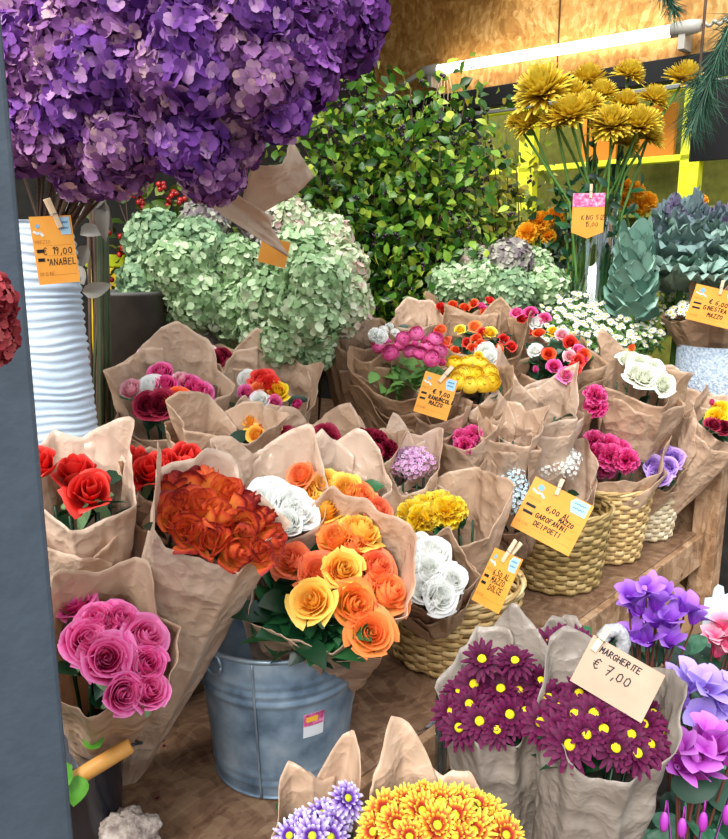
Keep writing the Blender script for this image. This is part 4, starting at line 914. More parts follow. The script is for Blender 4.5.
# ornamental kale
kale_g = mat('kale_green', [(0, '#527a6a'), (.5, '#749c8a'), (1, '#a0c2b0')], 'rnd', .6, transl=.12); kale_d = mat('kale_frilly', [(0, '#7a5c8a'), (.25, '#7b8c96'), (.6, '#8aac9e'), (1, '#b4ccc0')], 'rnd', .6, transl=.12)
def kale(label, px, py, Y, R, Hh, frill, m, n=60):
    p = at(px, py, Y); base = Vector((p.x, p.y, FAR + .002)); root = thing('ornamental_kale', label, 'kale', Matrix.Translation(base)); hz = p.z - FAR
    mb = MB()
    for i in range(n):
        q = (i + .5) / n; an = 2.39996 * i; el = 1.45 - (.95 * q if frill else .55 * q); zc = hz + Hh * (.25 - q); Lf = R * (.8 + .6 * q if frill else .75 + .35 * q) * rng.uniform(.85, 1.15); Wf = Lf * (.6 if frill else .62); ph = rng.uniform(0, 6); rd = min(1, q * .75 + rng.uniform(-.1, .35)) if frill else rng.random()
        def fn(a, t):
            s = a * 2 - 1; wv = Wf * max(.06, 1 - ((t - .62) / .64) ** 2) ** .5
            t = t * (1 - .22 * s * s); out = (.015 if frill else .035) + Lf * t * math.cos(el); z = zc + Lf * t * math.sin(el) * (1 - .25 * s * s * t) - .3 * Lf * t * t * q + .05 * Lf * (1 - s * s)
            ed = max(abs(s) ** 2.5, max(0, t - .65) * 2.4)
            fr = frill * Lf * .085 * ed * math.sin(s * 17 + ph + t * 15); fr2 = frill * Lf * .06 * ed * math.cos(s * 23 + ph - t * 11)
            y = s * wv * (1 - .15 * frill * abs(math.sin(t * 14 + ph)) * ed); out += fr2
            return Vector((out * math.cos(an) - y * math.sin(an), out * math.sin(an) + y * math.cos(an), z + (s * s * wv * .3 if frill else -s * s * wv * .2) + fr))
        mb.grid(fn, 23 if frill else 11, 12 if frill else 8, rd)
    mb.obj('leaf_rosette', m, root)
    st_ = MB(); st_.tube([(0, 0, 0), (.004, 0, hz * .6), (0, 0, hz)], [.014, .012, .01], 10); st_.obj('stalk', stem_green, root)
kale('smooth blue green leaves stacked on a stalk right of the glass vase', 634, 258, 2.6, .085, .28, 0, kale_g, 54)
kale('frilly purple hearted kale in the centre of the kale group', 682, 252, 2.75, .17, .2, 1, kale_d, 46)
kale('frilly grey green kale cut by the edge of the picture', 727, 255, 2.72, .15, .18, 1, kale_d, 40)
# small white daisies
def daisies(label, px, py, w_, h_, Y, n, base_z, seed):
    rs = random.Random(seed); c = at(px, py, Y); base = Vector((c.x, c.y + .08, base_z)); root = thing('white_daisy_bunch', label, 'daisies', Matrix.Translation(base)); fo = MB()
    for i in range(n):
        rad = math.sqrt((i + .5) / n); an = 2.39996 * i; x = px + w_ * rad * math.cos(an) + rs.uniform(-4, 4); y = py + h_ * rad * math.sin(an) + rs.uniform(-4, 4)
        p = at(x, y, Y + .12 * (py - y) / h_ * .8 + .1 * rad * rad + rs.uniform(-.03, .03)) - base
        o = link('daisy_flower', fmesh('daisy', C_dais), root, frame(Vector((rs.uniform(-.6, .6), -1 + rs.uniform(-.4, .4), 1.0)), p, 0, rs.uniform(.0085, .012)))
        q = p * .5 + Vector((0, 0, p.z * .12)); fo.tube([p - Vector((0, 0, .003)), q.lerp(p, .6), q], .0012, 4, .7)
        for k_ in range(5): leaf_into(fo, frame(Vector((rs.uniform(-1, 1), -1, rs.uniform(0, 1))), q.lerp(p, rs.uniform(.3, .97)), rs.uniform(0, 6)), .03, .005, rs.random(), nv=3)
    fo.obj('feathery_foliage', mat('daisy_leaf', [(0, '#2c5220'), (.6, '#4f7d35'), (1, '#7ba352')], 'rnd', .5, transl=.2), root)
daisies('small white daisies massed in front of the glass vase', 575, 316, 36, 24, 2.5, 98, TIER, 1)
daisies('small white daisies to the right of the glass vase, above the white roses', 632, 322, 40, 26, 2.6, 98, FAR, 2)
daisies('small white daisies in the middle below the smooth kale leaves', 606, 328, 42, 26, 2.5, 98, TIER, 5)
daisies('small white daisies spilling over the dark space beside the white roses', 572, 352, 30, 26, 2.42, 70, TIER, 4)
daisies('small white daisies behind the kraft wraps in the stone pot', 692, 290, 36, 13, 2.9, 95, FAR, 3)
# stone pot with kraft wraps
pp = at(714, 374, 2.62)
stp_ = mat('stone_woven', [(.3, '#8fa0b4'), (.6, '#c9d4e0'), (.8, '#e6ecf2')], 'noise', .8, nscale=120, bump=.9, bscale=140)
sp_o = thing('stone_pot', 'pale blue grey textured pot at the right under two kraft wraps', 'pot', Matrix.Translation((pp.x, pp.y, FAR + .002)))
hp = at(714, 345, 2.62).z - FAR; mb = MB(); mb.lathe([(0, .004), (.11, .004), (.112, 0), (.12, .02), (.125, hp), (.117, hp), (.11, .02), (0, .02)], 56); mb.obj('body', stp_, sp_o)


# ================================================================== BOUQUETS
def fl(k, m, r, **kw): return dict(k=k, m=m, r=r, **kw)
BO = {}
# --- front row, left to right
BO['pink'] = bouquet('rose_bouquet', 'pink roses in kraft paper leaning over the dark bucket, lower left', 108, 650, 1.0, .095, (.08, .75), BENCH + .02, back=.05, front=-.01, spikes=[(150, .035, 40), (215, .05, 40)], seam=-60,
    flowers=[fl('rose', C_pink, .034, px=[(72, 600), (96, 620), (120, 620), (107, 658), (147, 664), (124, 694), (88, 640), (146, 636), (150, 690)], calyx=True)], leaves=14, layers=1, seed=3, dome=.3, face=.45, leafsize=.045)
BO['copper'] = bouquet('rose_bouquet', 'copper and burgundy roses in the tall kraft cone left of the zinc bucket', 212, 520, 1.12, .103, (.33, .55), BENCH + .004, back=.06, front=-.01, spikes=[(285, .12, 38), (60, .02, 30), (200, .03, 40)], seam=-25, R0=.03, paper=kraft_pale,
    flowers=[fl('rose_cup', C_copper, .038, tilt=1.0, jit=.5, px=[(174, 484), (186, 478), (207, 480), (227, 492), (246, 503), (264, 518), (270, 540), (178, 506), (200, 504), (221, 516), (243, 528), (188, 530), (212, 540), (236, 550), (258, 552), (176, 518)])], leaves=16, layers=1, seed=5, dome=.4, face=.12)
BO['red'] = bouquet('rose_bouquet', 'bright red roses squeezed behind the copper roses', 165, 468, 1.32, .078, (.05, .45), back=.015, front=-.03, spikes=[(290, .05, 40)],
    flowers=[fl('rose_cup', C_red, .039, px=[(165, 462), (190, 458), (150, 470), (180, 475), (132, 456), (205, 468)], calyx=True)], leaves=14, seed=8, face=.2)
BO['redleft'] = bouquet('rose_bouquet', 'two large red roses in kraft paper below the ribbed vase', 82, 492, 1.22, .085, (0, .4), back=.09, front=-.02, spikes=[(225, .03, 50), (130, .05, 45), (90, .04, 30)], paper=kraft_pale, seam=40,
    flowers=[fl('rose_cup', C_red, .047, px=[(74, 470), (90, 490)], calyx=True), fl('rose_cup', C_red, .04, px=[(40, 462)])], leaves=10, seed=13, face=.25)
BO['orange'] = bouquet('rose_bouquet', 'amber and orange roses with dark leaves in the zinc bucket', 330, 582, 1.22, .13, (.1, .72), BENCH + .03, back=.06, front=.0, spikes=[(180, .03, 60), (110, .06, 40), (335, .03, 25)], seam=160, R0=.05, ex=1.02,
    flowers=[fl('rose', C_yellow, .042, px=[(323, 508), (311, 600)], calyx=True, h=.02), fl('rose_frilly', C_yellow, .039, px=[(344, 569), (361, 530)], h=.015), fl('rose', C_orange, .039, px=[(336, 538), (355, 603), (371, 633)], calyx=True, h=.01),
             fl('rose', C_salmon, .04, px=[(291, 560), (377, 566), (389, 592), (318, 572), (352, 548)])], leaves=110, seed=21, dome=.25, face=.2, leafc=(-.2, -.2), leafsize=.075, flare=.2)
BO['orangeback'] = bouquet('rose_bouquet', 'amber roses half hidden behind the big orange bouquet', 340, 490, 1.38, .085, (0, .4), back=.06, front=-.02, spikes=[(200, .05, 50), (150, .04, 40)], paper=kraft_pale,
    flowers=[fl('rose_frilly', C_yellow, .03, px=[(325, 482), (303, 494), (345, 488)]), fl('rose', C_salmon, .03, px=[(300, 474), (378, 510), (362, 496)])], leaves=8, seed=23)
BO['whiteback'] = bouquet('rose_bouquet', 'white roses wedged between the copper and orange roses', 278, 506, 1.32, .085, (0, .4), back=.1, front=-.02, spikes=[(250, .1, 45), (150, .05, 50)], paper=kraft_pale, seam=70,
    flowers=[fl('rose', C_white, .036, px=[(263, 500), (290, 502), (287, 522), (272, 492), (298, 512)])], leaves=8, seed=27)
BO['white'] = bouquet('rose_bouquet', 'white roses in the golden basket beside the orange roses', 432, 572, 1.5, .092, (-.02, .6), base=bc1 + Vector((-.03, -.01, .03)), back=.02, front=-.02, spikes=[(270, .03, 40)],
    flowers=[fl('rose', C_white, .04, px=[(416, 545), (412, 563), (430, 570), (453, 578), (441, 596), (424, 588), (432, 552)], h=.0)], leaves=10, seed=31, dome=.35, face=.2)
BO['yellow'] = bouquet('ranunculus_bouquet', 'bright lemon yellow flowers in a deep kraft wrap above the white roses', 443, 516, 1.68, .13, (.12, .5), base=bc1 + Vector((.03, .05, .03)), back=.07, front=-.012, spikes=[(100, .04, 40), (250, .02, 40)], seam=10, R0=.04,
    flowers=[fl('carnation', C_lemon, .034, px=[(412, 512), (424, 505), (438, 503), (430, 514), (446, 512), (418, 518), (452, 508)], h=-.005)], leaves=10, layers=1, seed=35, dome=.1)
BO['ice'] = bouquet('statice_bouquet', 'pale blue white flowers in kraft behind the yellow bouquet', 503, 498, 1.9, .075, (.1, .4), base=bc2 + Vector((-.07, .03, .03)), back=.1, front=-.07, spikes=[(250, .06, 40), (130, .03, 40)], paper=kraft_pale,
    flowers=[fl('cluster', C_ice, .024, n=20, R=.06, h=.02)], leaves=6, seed=39)
BO['icefront'] = bouquet('statice_bouquet', 'white statice bouquet behind the orange card with blue badge', 550, 488, 2.1, .125, (0, .45), base=bc2 + Vector((-.01, -.03, .03)), back=.14, front=-.075, spikes=[(130, .05, 40), (220, .05, 50), (60, .04, 30), (290, .05, 30)], paper=kraft_pale,
    flowers=[fl('cluster', C_white, .024, n=24, R=.085, h=.05)], leaves=6, seed=43, dome=.3)
BO['hot'] = bouquet('carnation_bouquet', 'hot pink carnations in the wide kraft wrap over the straw basket', 610, 456, 2.32, .15, (.1, .7), base=bc3 + Vector((-.02, -.03, .03)), back=.14, front=-.075, spikes=[(200, .05, 50), (120, .05, 40), (20, .02, 30)], seam=-20, R0=.05, ex=1.05,
    flowers=[fl('carnation', C_hot, .034, px=[(592, 440), (606, 443), (620, 447), (632, 450), (598, 453), (612, 455), (626, 459), (604, 463), (590, 450)], h=.01)], leaves=8, seed=47, dome=.1)
BO['lilac'] = bouquet('rose_bouquet', 'lilac roses leaning low over the palest basket', 660, 466, 2.36, .08, (.15, .8), base=bc4 + Vector((-.04, -.03, .03)), back=.0, front=-.04, spikes=[(90, .04, 40)],
    flowers=[fl('rose', C_lilac, .034, h=.015, px=[(662, 452), (654, 464), (668, 466), (659, 474), (673, 458)])], leaves=6, dome=.35, seed=51)
BO['lilacup'] = bouquet('rose_bouquet', 'small lilac roses and coral petals in loose kraft above the palest basket', 674, 425, 2.58, .1, (.1, .5), base=bc4 + Vector((-.01, .05, .03)), back=.07, front=-.05, spikes=[(200, .05, 40), (100, .06, 40), (300, .03, 40)], paper=kraft, seam=20,
    flowers=[fl('rose', C_lilac, .028, px=[(664, 424), (672, 420), (660, 432)]), fl('rose_pointed', C_scarlet, .018, px=[(655, 408), (645, 412)]), fl('bud', C_blush, .02, px=[(698, 428)])], leaves=16, seed=55, leafsize=.06)
BO['right'] = bouquet('mixed_bouquet', 'yellow and wine flowers in kraft cut by the right edge', 722, 420, 2.4, .1, (.05, .6), base=bc4 + Vector((.03, -.01, .03)), back=.05, front=-.04, spikes=[(260, .07, 50), (190, .04, 40)],
    flowers=[fl('carnation', C_lemon, .03, px=[(722, 408), (718, 416), (732, 412)]), fl('rose', C_burg, .028, px=[(714, 424), (724, 427)]), fl('bud', C_hot, .02, px=[(712, 402)])], leaves=12, seed=59)
# --- middle row
BO['lilacpink'] = bouquet('phlox_bouquet', 'pale lilac pink flower ball in kraft above the yellow bouquet', 410, 470, 1.78, .065, (0, .5), back=.09, front=-.025, spikes=[(210, .06, 50), (120, .05, 40), (300, .06, 40)], paper=kraft_pale,
    flowers=[fl('cluster', C_mauve, .022, n=16, R=.042)], leaves=4, seed=63, dome=.5)
BO['pinksmall'] = bouquet('carnation_bouquet', 'small pink carnations deep in a pointed kraft cone', 463, 442, 1.95, .08, (.0, .45), back=.06, front=.03, spikes=[(60, .05, 40), (270, .08, 50), (180, .03, 40)], seam=60,
    flowers=[fl('carnation', C_hot, .022, px=[(461, 436), (468, 438), (464, 445), (472, 433)], h=.02)], leaves=4, seed=67)
BO['crimson'] = bouquet('carnation_bouquet', 'narrow line of crimson carnations in a folded kraft wrap', 368, 448, 1.75, .07, (.1, .45), back=.035, front=-.01, spikes=[(220, .04, 40), (90, .05, 40)], seam=0,
    flowers=[fl('carnation', C_burg, .022, n=9, R=.05)], leaves=4, seed=71)
BO['burgundy'] = bouquet('rose_bouquet', 'velvety burgundy roses in kraft behind the white roses', 312, 444, 1.68, .085, (0, .45), back=.045, front=-.03, spikes=[(120, .06, 45), (230, .05, 45)],
    flowers=[fl('rose', C_burg, .031, px=[(292, 442), (308, 438), (325, 436), (300, 450), (318, 448), (332, 443), (283, 436)])], leaves=6, seed=75)
BO['amber'] = bouquet('rose_bouquet', 'small yellow orange roses behind the large kraft flap on the left', 258, 428, 1.7, .07, (0, .45), back=.03, front=-.02, spikes=[(200, .03, 50)],
    flowers=[fl('rose', C_salmon, .022, px=[(262, 428), (272, 432)]), fl('rose', C_yellow, .022, px=[(250, 420), (266, 421), (256, 434)])], leaves=8, seed=79)
BO['mixleft'] = bouquet('mixed_bouquet', 'pink, white and wine roses in an open kraft wrap near the bare stems', 170, 396, 1.78, .125, (0, .5), back=.13, front=-.05, spikes=[(170, .05, 45), (270, .05, 40), (60, .04, 50)], seam=25, R0=.05,
    flowers=[fl('rose_tight', C_blush, .036, h=.015, px=[(130, 388)]), fl('rose', C_white, .032, px=[(150, 386)]), fl('rose', C_burg, .033, px=[(148, 404), (160, 404)]), fl('rose', C_hot, .029, px=[(160, 372), (165, 384), (196, 388)]), fl('rose', C_blush, .025, px=[(182, 378)]),
             fl('rose', C_scarlet, .03, px=[(178, 398)]), fl('rose', C_pink, .027, px=[(190, 382), (205, 392)]), fl('bud', C_white, .02, px=[(190, 395)])], leaves=24, seed=83, dome=.45, face=.4)
BO['mixright'] = bouquet('mixed_bouquet', 'red, yellow and white roses in kraft under the light green hydrangeas', 266, 394, 1.92, .12, (.05, .5), back=.09, front=-.03, spikes=[(190, .06, 50), (90, .07, 40), (300, .03, 40)], seam=30, R0=.05, paper=kraft,
    flowers=[fl('rose_pointed', C_red, .032, px=[(262, 378), (268, 386)]), fl('rose', C_white, .028, px=[(247, 378), (260, 400)]), fl('rose', C_lemon, .028, px=[(277, 391)]), fl('rose', C_pink, .022, px=[(247, 392), (275, 402)]), fl('rose', C_salmon, .022, px=[(258, 389)]), fl('bud', C_hot, .024, px=[(297, 404)])], leaves=12, dome=.45, seed=87, face=.4)
BO['kraftfront'] = bouquet('rose_bouquet', 'large closed kraft wrap in front of the pink, white and wine roses', 224, 446, 1.6, .1, (.1, .5), back=.09, front=.085, spikes=[(240, .03, 50), (80, .03, 50)], paper=kraft,
    flowers=[fl('rose', C_salmon, .024, n=5, R=.05, h=-.1)], leaves=4, seed=91)
BO['pinkback'] = bouquet('rose_bouquet', 'pale pink and burgundy roses under the sage hydrangeas', 212, 358, 2.05, .1, (0, .35), back=.02, front=-.04, spikes=[(200, .03, 40)],
    flowers=[fl('rose', C_blush, .03, px=[(207, 352), (144, 356)]), fl('rose', C_burg, .028, px=[(214, 360), (222, 356)])], leaves=10, seed=95)
# --- brown kraft wraps and ranunculus behind
BO['brown'] = bouquet('ranunculus_bouquet', 'tall brown kraft wrap with white flowers left of the pink ranunculus', 362, 350, 2.15, .105, (-.05, .25), back=.1, front=.0, spikes=[(200, .08, 40), (320, .03, 40)], paper=kraft_brown, seam=30,
    flowers=[fl('carnation', C_white, .012, px=[(384, 330), (396, 332), (390, 326)], h=.04)], leaves=4, seed=99)
BO['ranpink'] = bouquet('ranunculus_bouquet', 'pink ranunculus in brown kraft behind the small orange card', 412, 368, 2.06, .15, (.05, .5), back=.03, front=-.02, spikes=[(270, .05, 40)], paper=kraft_brown, R0=.06, ex=1.08,
    flowers=[fl('ranunculus', C_pink, .024, px=[(400, 344), (390, 352), (404, 338), (378, 346), (416, 333), (428, 346), (436, 338), (420, 352), (432, 358), (388, 340), (440, 350), (410, 350)], h=.01), fl('bud', C_pink, .02, px=[(424, 340), (415, 343), (442, 362)]),
             fl('carnation', C_white, .016, px=[(380, 336), (374, 334)])], leaves=60, seed=103, leaf=stem_green, dome=.3)
BO['ranyellow'] = bouquet('ranunculus_bouquet', 'yellow ranunculus in brown kraft to the right of the pink ones', 472, 378, 2.08, .105, (.05, .5), back=.0, front=-.03, spikes=[(100, .05, 40)], paper=kraft_brown,
    flowers=[fl('ranunculus', C_lemon, .029, px=[(455, 362), (468, 360), (480, 362), (462, 374), (476, 374), (490, 372), (470, 384), (484, 384), (458, 380), (492, 382)], h=.01)], leaves=14, seed=107, dome=.3)
BO['spray'] = bouquet('mixed_bouquet', 'small red, orange and yellow spray roses behind the yellow ranunculus', 482, 340, 2.3, .13, (.0, .4), back=.06, front=-.02, spikes=[(160, .05, 40), (90, .08, 40), (230, .05, 45)], paper=kraft_brown, R0=.05,
    flowers=[fl('rose', C_salmon, .022, px=[(474, 326), (440, 330), (445, 342)]), fl('rose', C_lemon, .019, px=[(460, 329), (490, 332), (478, 357)]), fl('rose_small', C_scarlet, .016, px=[(437, 330), (476, 338), (455, 350), (473, 348), (480, 344), (499, 349)]), fl('rose_small', C_red, .016, px=[(504, 339), (482, 332), (512, 346), (447, 350), (466, 342)]), fl('rose', C_white, .026, px=[(490, 357), (486, 350)])], leaves=45, seed=111, leaf=leafm, dome=.3)
BO['sprayback'] = bouquet('mixed_bouquet', 'row of orange red spray roses at the back, below the grey green hydrangeas', 470, 318, 2.5, .13, (.0, .3), back=.0, front=-.03, spikes=[(260, .09, 40)], paper=kraft_brown, R0=.05,
    flowers=[fl('rose_small', C_scarlet, .018, px=[(452, 305), (465, 307), (474, 303), (486, 312), (443, 312)]), fl('rose_small', C_red, .018, px=[(490, 300), (495, 308), (440, 306), (508, 310), (499, 304), (460, 315)]), fl('rose_small', C_hot, .02, px=[(482, 306), (512, 316)])], leaves=40, seed=115, dome=.3)
BO['kraftback'] = bouquet('mixed_bouquet', 'pale folded kraft peak rising behind the pink ranunculus', 418, 330, 2.42, .085, (.0, .3), back=.06, front=.03, spikes=[(180, .06, 60)], paper=kraft,
    flowers=[fl('rose_small', C_salmon, .02, n=4, R=.04, h=-.08)], leaves=4, seed=119)
BO['mixback'] = bouquet('mixed_bouquet', 'bright mixed red, pink and white roses in front of the white daisies', 552, 350, 2.32, .15, (.0, .45), back=.0, front=-.05, spikes=[(265, .16, 24)], paper=kraft_brown, R0=.05,
    flowers=[fl('rose', C_white, .024, px=[(535, 350), (537, 322)]), fl('rose', C_red, .02, px=[(522, 318), (528, 332), (548, 352), (570, 342), (578, 360), (575, 368), (524, 334)]), fl('rose', C_hot, .02, px=[(530, 312), (554, 366), (544, 318), (516, 312)]), fl('rose', C_blush, .021, px=[(562, 334), (570, 356), (568, 376)]), fl('rose', C_pink, .024, px=[(566, 374), (580, 350)]),
             fl('rose', C_scarlet, .02, px=[(539, 332), (549, 354), (584, 354)]), fl('rose_small', C_lemon, .02, px=[(553, 331)]), fl('bud', C_pink, .018, px=[(585, 360), (536, 369)])], leaves=70, seed=123, dome=.25)
# --- pale wraps between
BO['palecone'] = bouquet('rose_bouquet', 'pale kraft wrap with a tall square corner, in front of the mixed roses', 532, 408, 2.1, .125, (.05, .35), back=.05, front=.0, spikes=[(235, .13, 35), (130, .08, 40), (300, .02, 40)], paper=kraft_pale, R0=.05, seam=10,
    flowers=[fl('carnation', C_hot, .026, px=[(597, 394), (598, 404)], h=.02)], leaves=5, seed=127, leafsize=.06)
BO['palecone2'] = bouquet('carnation_bouquet', 'pale kraft cone with peaked corners left of the statice bouquet', 505, 440, 1.95, .085, (.05, .4), back=.08, front=.03, spikes=[(200, .06, 50), (110, .05, 40), (300, .04, 40)], paper=kraft,
    flowers=[fl('carnation', C_blush, .022, n=6, R=.04, h=-.08)], leaves=4, seed=131)
BO['palecone3'] = bouquet('carnation_bouquet', 'rounded kraft peak just below the small orange card', 438, 420, 1.98, .075, (.0, .4), back=.07, front=.03, spikes=[(185, .05, 50), (60, .03, 40)], paper=kraft,
    flowers=[fl('carnation', C_hot, .022, n=5, R=.035, h=-.08)], leaves=4, seed=133)
BO['whiteright'] = bouquet('rose_bouquet', 'creamy white roses in kraft in front of the white daisies', 640, 380, 2.36, .13, (.12, .45), back=.05, front=-.02, spikes=[(240, .09, 40), (300, .05, 40), (90, .04, 40)], paper=kraft, R0=.05, seam=-30,
    flowers=[fl('rose', C_cream, .036, px=[(630, 358), (640, 364), (652, 368), (646, 376), (660, 378), (664, 384), (636, 372)], h=.015), fl('bud', C_salmon, .022, px=[(632, 348)])], leaves=10, seed=137)
BO['kraftright'] = bouquet('rose_bouquet', 'closed kraft wrap just left of the yellow and wine flowers at the edge', 694, 404, 2.55, .09, (.05, .4), base=bc4 + Vector((.03, .03, .03)), back=.08, front=.04, spikes=[(180, .05, 50), (280, .04, 40)], paper=kraft,
    flowers=[fl('bud', C_blush, .02, n=4, R=.03, h=-.02)], leaves=4, seed=141)
potz = FAR + .02
BO['pot1'] = bouquet('daisy_bouquet', 'smooth brown kraft wrap in the stone pot, left of the card', 692, 312, 2.62, .1, (-.25, .3), potz, back=.01, front=.0, spikes=[(90, .07, 40)], paper=kraft_brown, flowers=[fl('daisy', C_dais, .013, n=30, R=.09)], leaves=6, layers=1, seed=145, L=.2, crumple=.5)
BO['pot2'] = bouquet('daisy_bouquet', 'brown kraft wrap in the stone pot, directly behind its card', 722, 314, 2.6, .1, (.1, .3), potz, back=.03, front=.01, spikes=[(250, .09, 30)], paper=kraft_brown, flowers=[fl('daisy', C_dais, .013, n=30, R=.09)], leaves=6, layers=1, seed=149, L=.2, crumple=.5)
# --- daisies in front of the bench
DW = dict(face=.5, leaves=30)
BO['marg1'] = bouquet('daisy_bouquet', 'wine red daisies in shade-toned kraft, left of the handwritten tan card', 496, 705, 1.1, .085, (-.05, .1), LOW + .004, back=.11, front=-.01, spikes=[(165, .06, 50), (60, .02, 30)], paper=kraft_shaded, R0=.05,
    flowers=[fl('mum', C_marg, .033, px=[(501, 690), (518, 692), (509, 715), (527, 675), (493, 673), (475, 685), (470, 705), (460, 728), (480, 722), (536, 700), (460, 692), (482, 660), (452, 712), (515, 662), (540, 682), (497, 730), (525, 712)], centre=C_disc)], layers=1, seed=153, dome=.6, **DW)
BO['marg2'] = bouquet('daisy_bouquet', 'wine red daisies in kraft right below the handwritten tan card', 600, 730, 1.0, .088, (.08, .1), LOW + .004, back=.1, front=-.015, spikes=[(220, .05, 45), (100, .06, 50), (330, .03, 25)], paper=kraft_shaded, R0=.05, seam=-10,
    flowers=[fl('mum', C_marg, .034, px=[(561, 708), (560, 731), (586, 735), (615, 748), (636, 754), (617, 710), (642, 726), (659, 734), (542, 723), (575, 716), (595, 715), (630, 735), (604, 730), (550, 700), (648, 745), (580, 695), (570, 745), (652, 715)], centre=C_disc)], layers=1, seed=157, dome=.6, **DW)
BO['marg3'] = bouquet('daisy_bouquet', 'wine red daisies peeping out behind the handwritten tan card', 562, 645, 1.25, .06, (0, .1), LOW + .004, back=.02, front=-.02, spikes=[(180, .03, 40)], paper=kraft_shaded, R0=.04,
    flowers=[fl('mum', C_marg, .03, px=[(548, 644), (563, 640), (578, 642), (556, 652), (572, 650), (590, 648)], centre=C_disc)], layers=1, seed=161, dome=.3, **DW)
BO['gold'] = bouquet('daisy_bouquet', 'red and gold spoon petalled daisies at the bottom of the picture', 432, 828, .82, .075, (0, .2), LOW + .004, back=.05, front=-.03, spikes=[(215, .07, 45)], paper=kraft, R0=.05,
    flowers=[fl('mum_spoon', C_spoon, .027, px=[(397, 824), (422, 812), (437, 826), (423, 799), (458, 802), (476, 806), (473, 832), (455, 838), (440, 802), (492, 828), (375, 832), (410, 838), (386, 812), (455, 818), (488, 815), (505, 836), (408, 802)], centre=C_discg)], seed=165, dome=.5, face=.5, leaves=30)
BO['violet'] = bouquet('daisy_bouquet', 'violet and white daisies in kraft at the lower edge below the bucket', 318, 832, .92, .06, (.05, .2), LOW + .004, back=.06, front=-.03, spikes=[(150, .06, 50), (215, .03, 40)], paper=kraft, R0=.04,
    flowers=[fl('mum', C_violetwhite, .026, px=[(347, 799), (303, 824), (333, 824), (313, 836), (322, 815), (343, 814), (290, 836), (330, 838)], centre=C_discg)], seed=169, dome=.4, face=.5, leaves=26)

# ================================================================== PRICE TAGS
price_card('price_tag', 'large orange card with blue badge reading 6,00 AL MAZZO GAROFANINI', 552, 516, 1.72, 64, 56, -24, yaw=6, tilt=-4, lines=[('6,00 AL', .37, .54, .1), ('MAZZO', .62, .455, .075), ('GAROFANINI', .27, .345, .085), ('DEI POETI', .3, .2, .085)], peg=(.4, .98, 4), pegL=.045, wide=.0021)
price_card('price_tag', 'orange card hanging slanted on the front of the golden basket', 497, 580, 1.34, 46, 58, -22, yaw=-50, lines=[('6,50 AL', .3, .56, .1), ('MAZZO', .34, .43, .1), ('DOLCE', .36, .29, .1)], peg=(.52, .98, -18), pegL=.055, wide=.0016)
price_card('price_tag', 'small orange card pegged to the wrap of the pink ranunculus', 436, 396, 1.86, 35, 42, -16, yaw=8, lines=[('€ 9,00', .38, .54, .11), ('RANUNCOLI', .3, .4, .09), ('MAZZO', .36, .27, .09)], peg=(.55, 1.0, -24), pegL=.055, wide=.002)
price_card('price_tag', 'orange card clipped to the kraft wraps in the stone pot', 715, 307, 2.45, 47, 36, -13, yaw=4, lines=[('€ 6,00', .36, .55, .13), ('GINESTRA AL', .28, .38, .11), ('MAZZO', .4, .2, .11)], logo=True, peg=(.5, 1.0, 5), pegL=.05, wide=.0022)
price_card('price_tag', 'tan handwritten card reading MARGHERITE 7,00 above the wine red daisies', 617, 678, .98, 76, 52, -22, yaw=4, board=PAPERTAN, logo=False, lines=[('MARGHERITE', .16, .77, .115), ('€ 7,00', .16, .45, .2)], peg=(.1, .92, -8), pegL=.045, wide=.0016)

# ================================================================== CYCLAMENS
def gen_cyc():
    mb = MB()
    for i in range(5):
        an = 2 * PI * i / 5 + rng.uniform(-.2, .2); lean_ = rng.uniform(.25, .75); tw = rng.uniform(.2, .6); rd = rng.random()
        def fn(a, t):
            s = a * 2 - 1; wv = .5 * max(.05, 1 - ((t - .62) / .63) ** 2) ** .5
            out = .12 + t * (.2 + lean_ * 1.1 * t); z = .05 + 1.1 * t * (1 - .12 * s * s * t) - .3 * lean_ * t * t - .2 * (1 - t) ** 3
            y = s * wv; c2, s2 = math.cos(tw * t * 1.6), math.sin(tw * t * 1.6)
            return Vector((out + y * s2 * .6 - s * s * .08, y * c2, z + .1 * s * s * t))
        M = Matrix.Rotation(an, 4, 'Z'); pts, uv = [], []
        mb.grid(lambda a, t: M @ fn(a, t), 9, 9, rd)
    mb.lathe([(.02, -.18), (.13, -.12), (.17, 0), (.14, .12), (.05, .14)], 10, rnd=.2)
    return mb
GEN['cyclamen'] = gen_cyc; FNAME['cyclamen'] = 'cyclamen_flower'; NV['cyclamen'] = 5
cyc_leaf = mat('cyclamen_leaf', [(0, '#0e2a1c'), (.5, '#1b432c'), (.8, '#2f6245'), (1, '#5b8a70')], 'rnd', .4, transl=.08, spec=.4, var=.25, nscale=60)
P_vio = pm('cyclamen_violet', [(0, '#7a1fa8'), (.4, '#9248c8'), (1, '#b680e6')]); P_lil = pm('cyclamen_lilac', [(0, '#a048bc'), (.3, '#a484dc'), (1, '#bfa8ee')]); P_mag = pm('cyclamen_magenta', [(0, '#a81c8c'), (.5, '#bc44c0'), (1, '#d684de')]); P_pk = pm('cyclamen_pink', [(0, '#e2336a'), (.5, '#e8709c'), (1, '#f4bccc')])
terr = mat('pot_dark', [(.2, '#2c2622'), (.8, '#4a4038')], 'noise', .6)
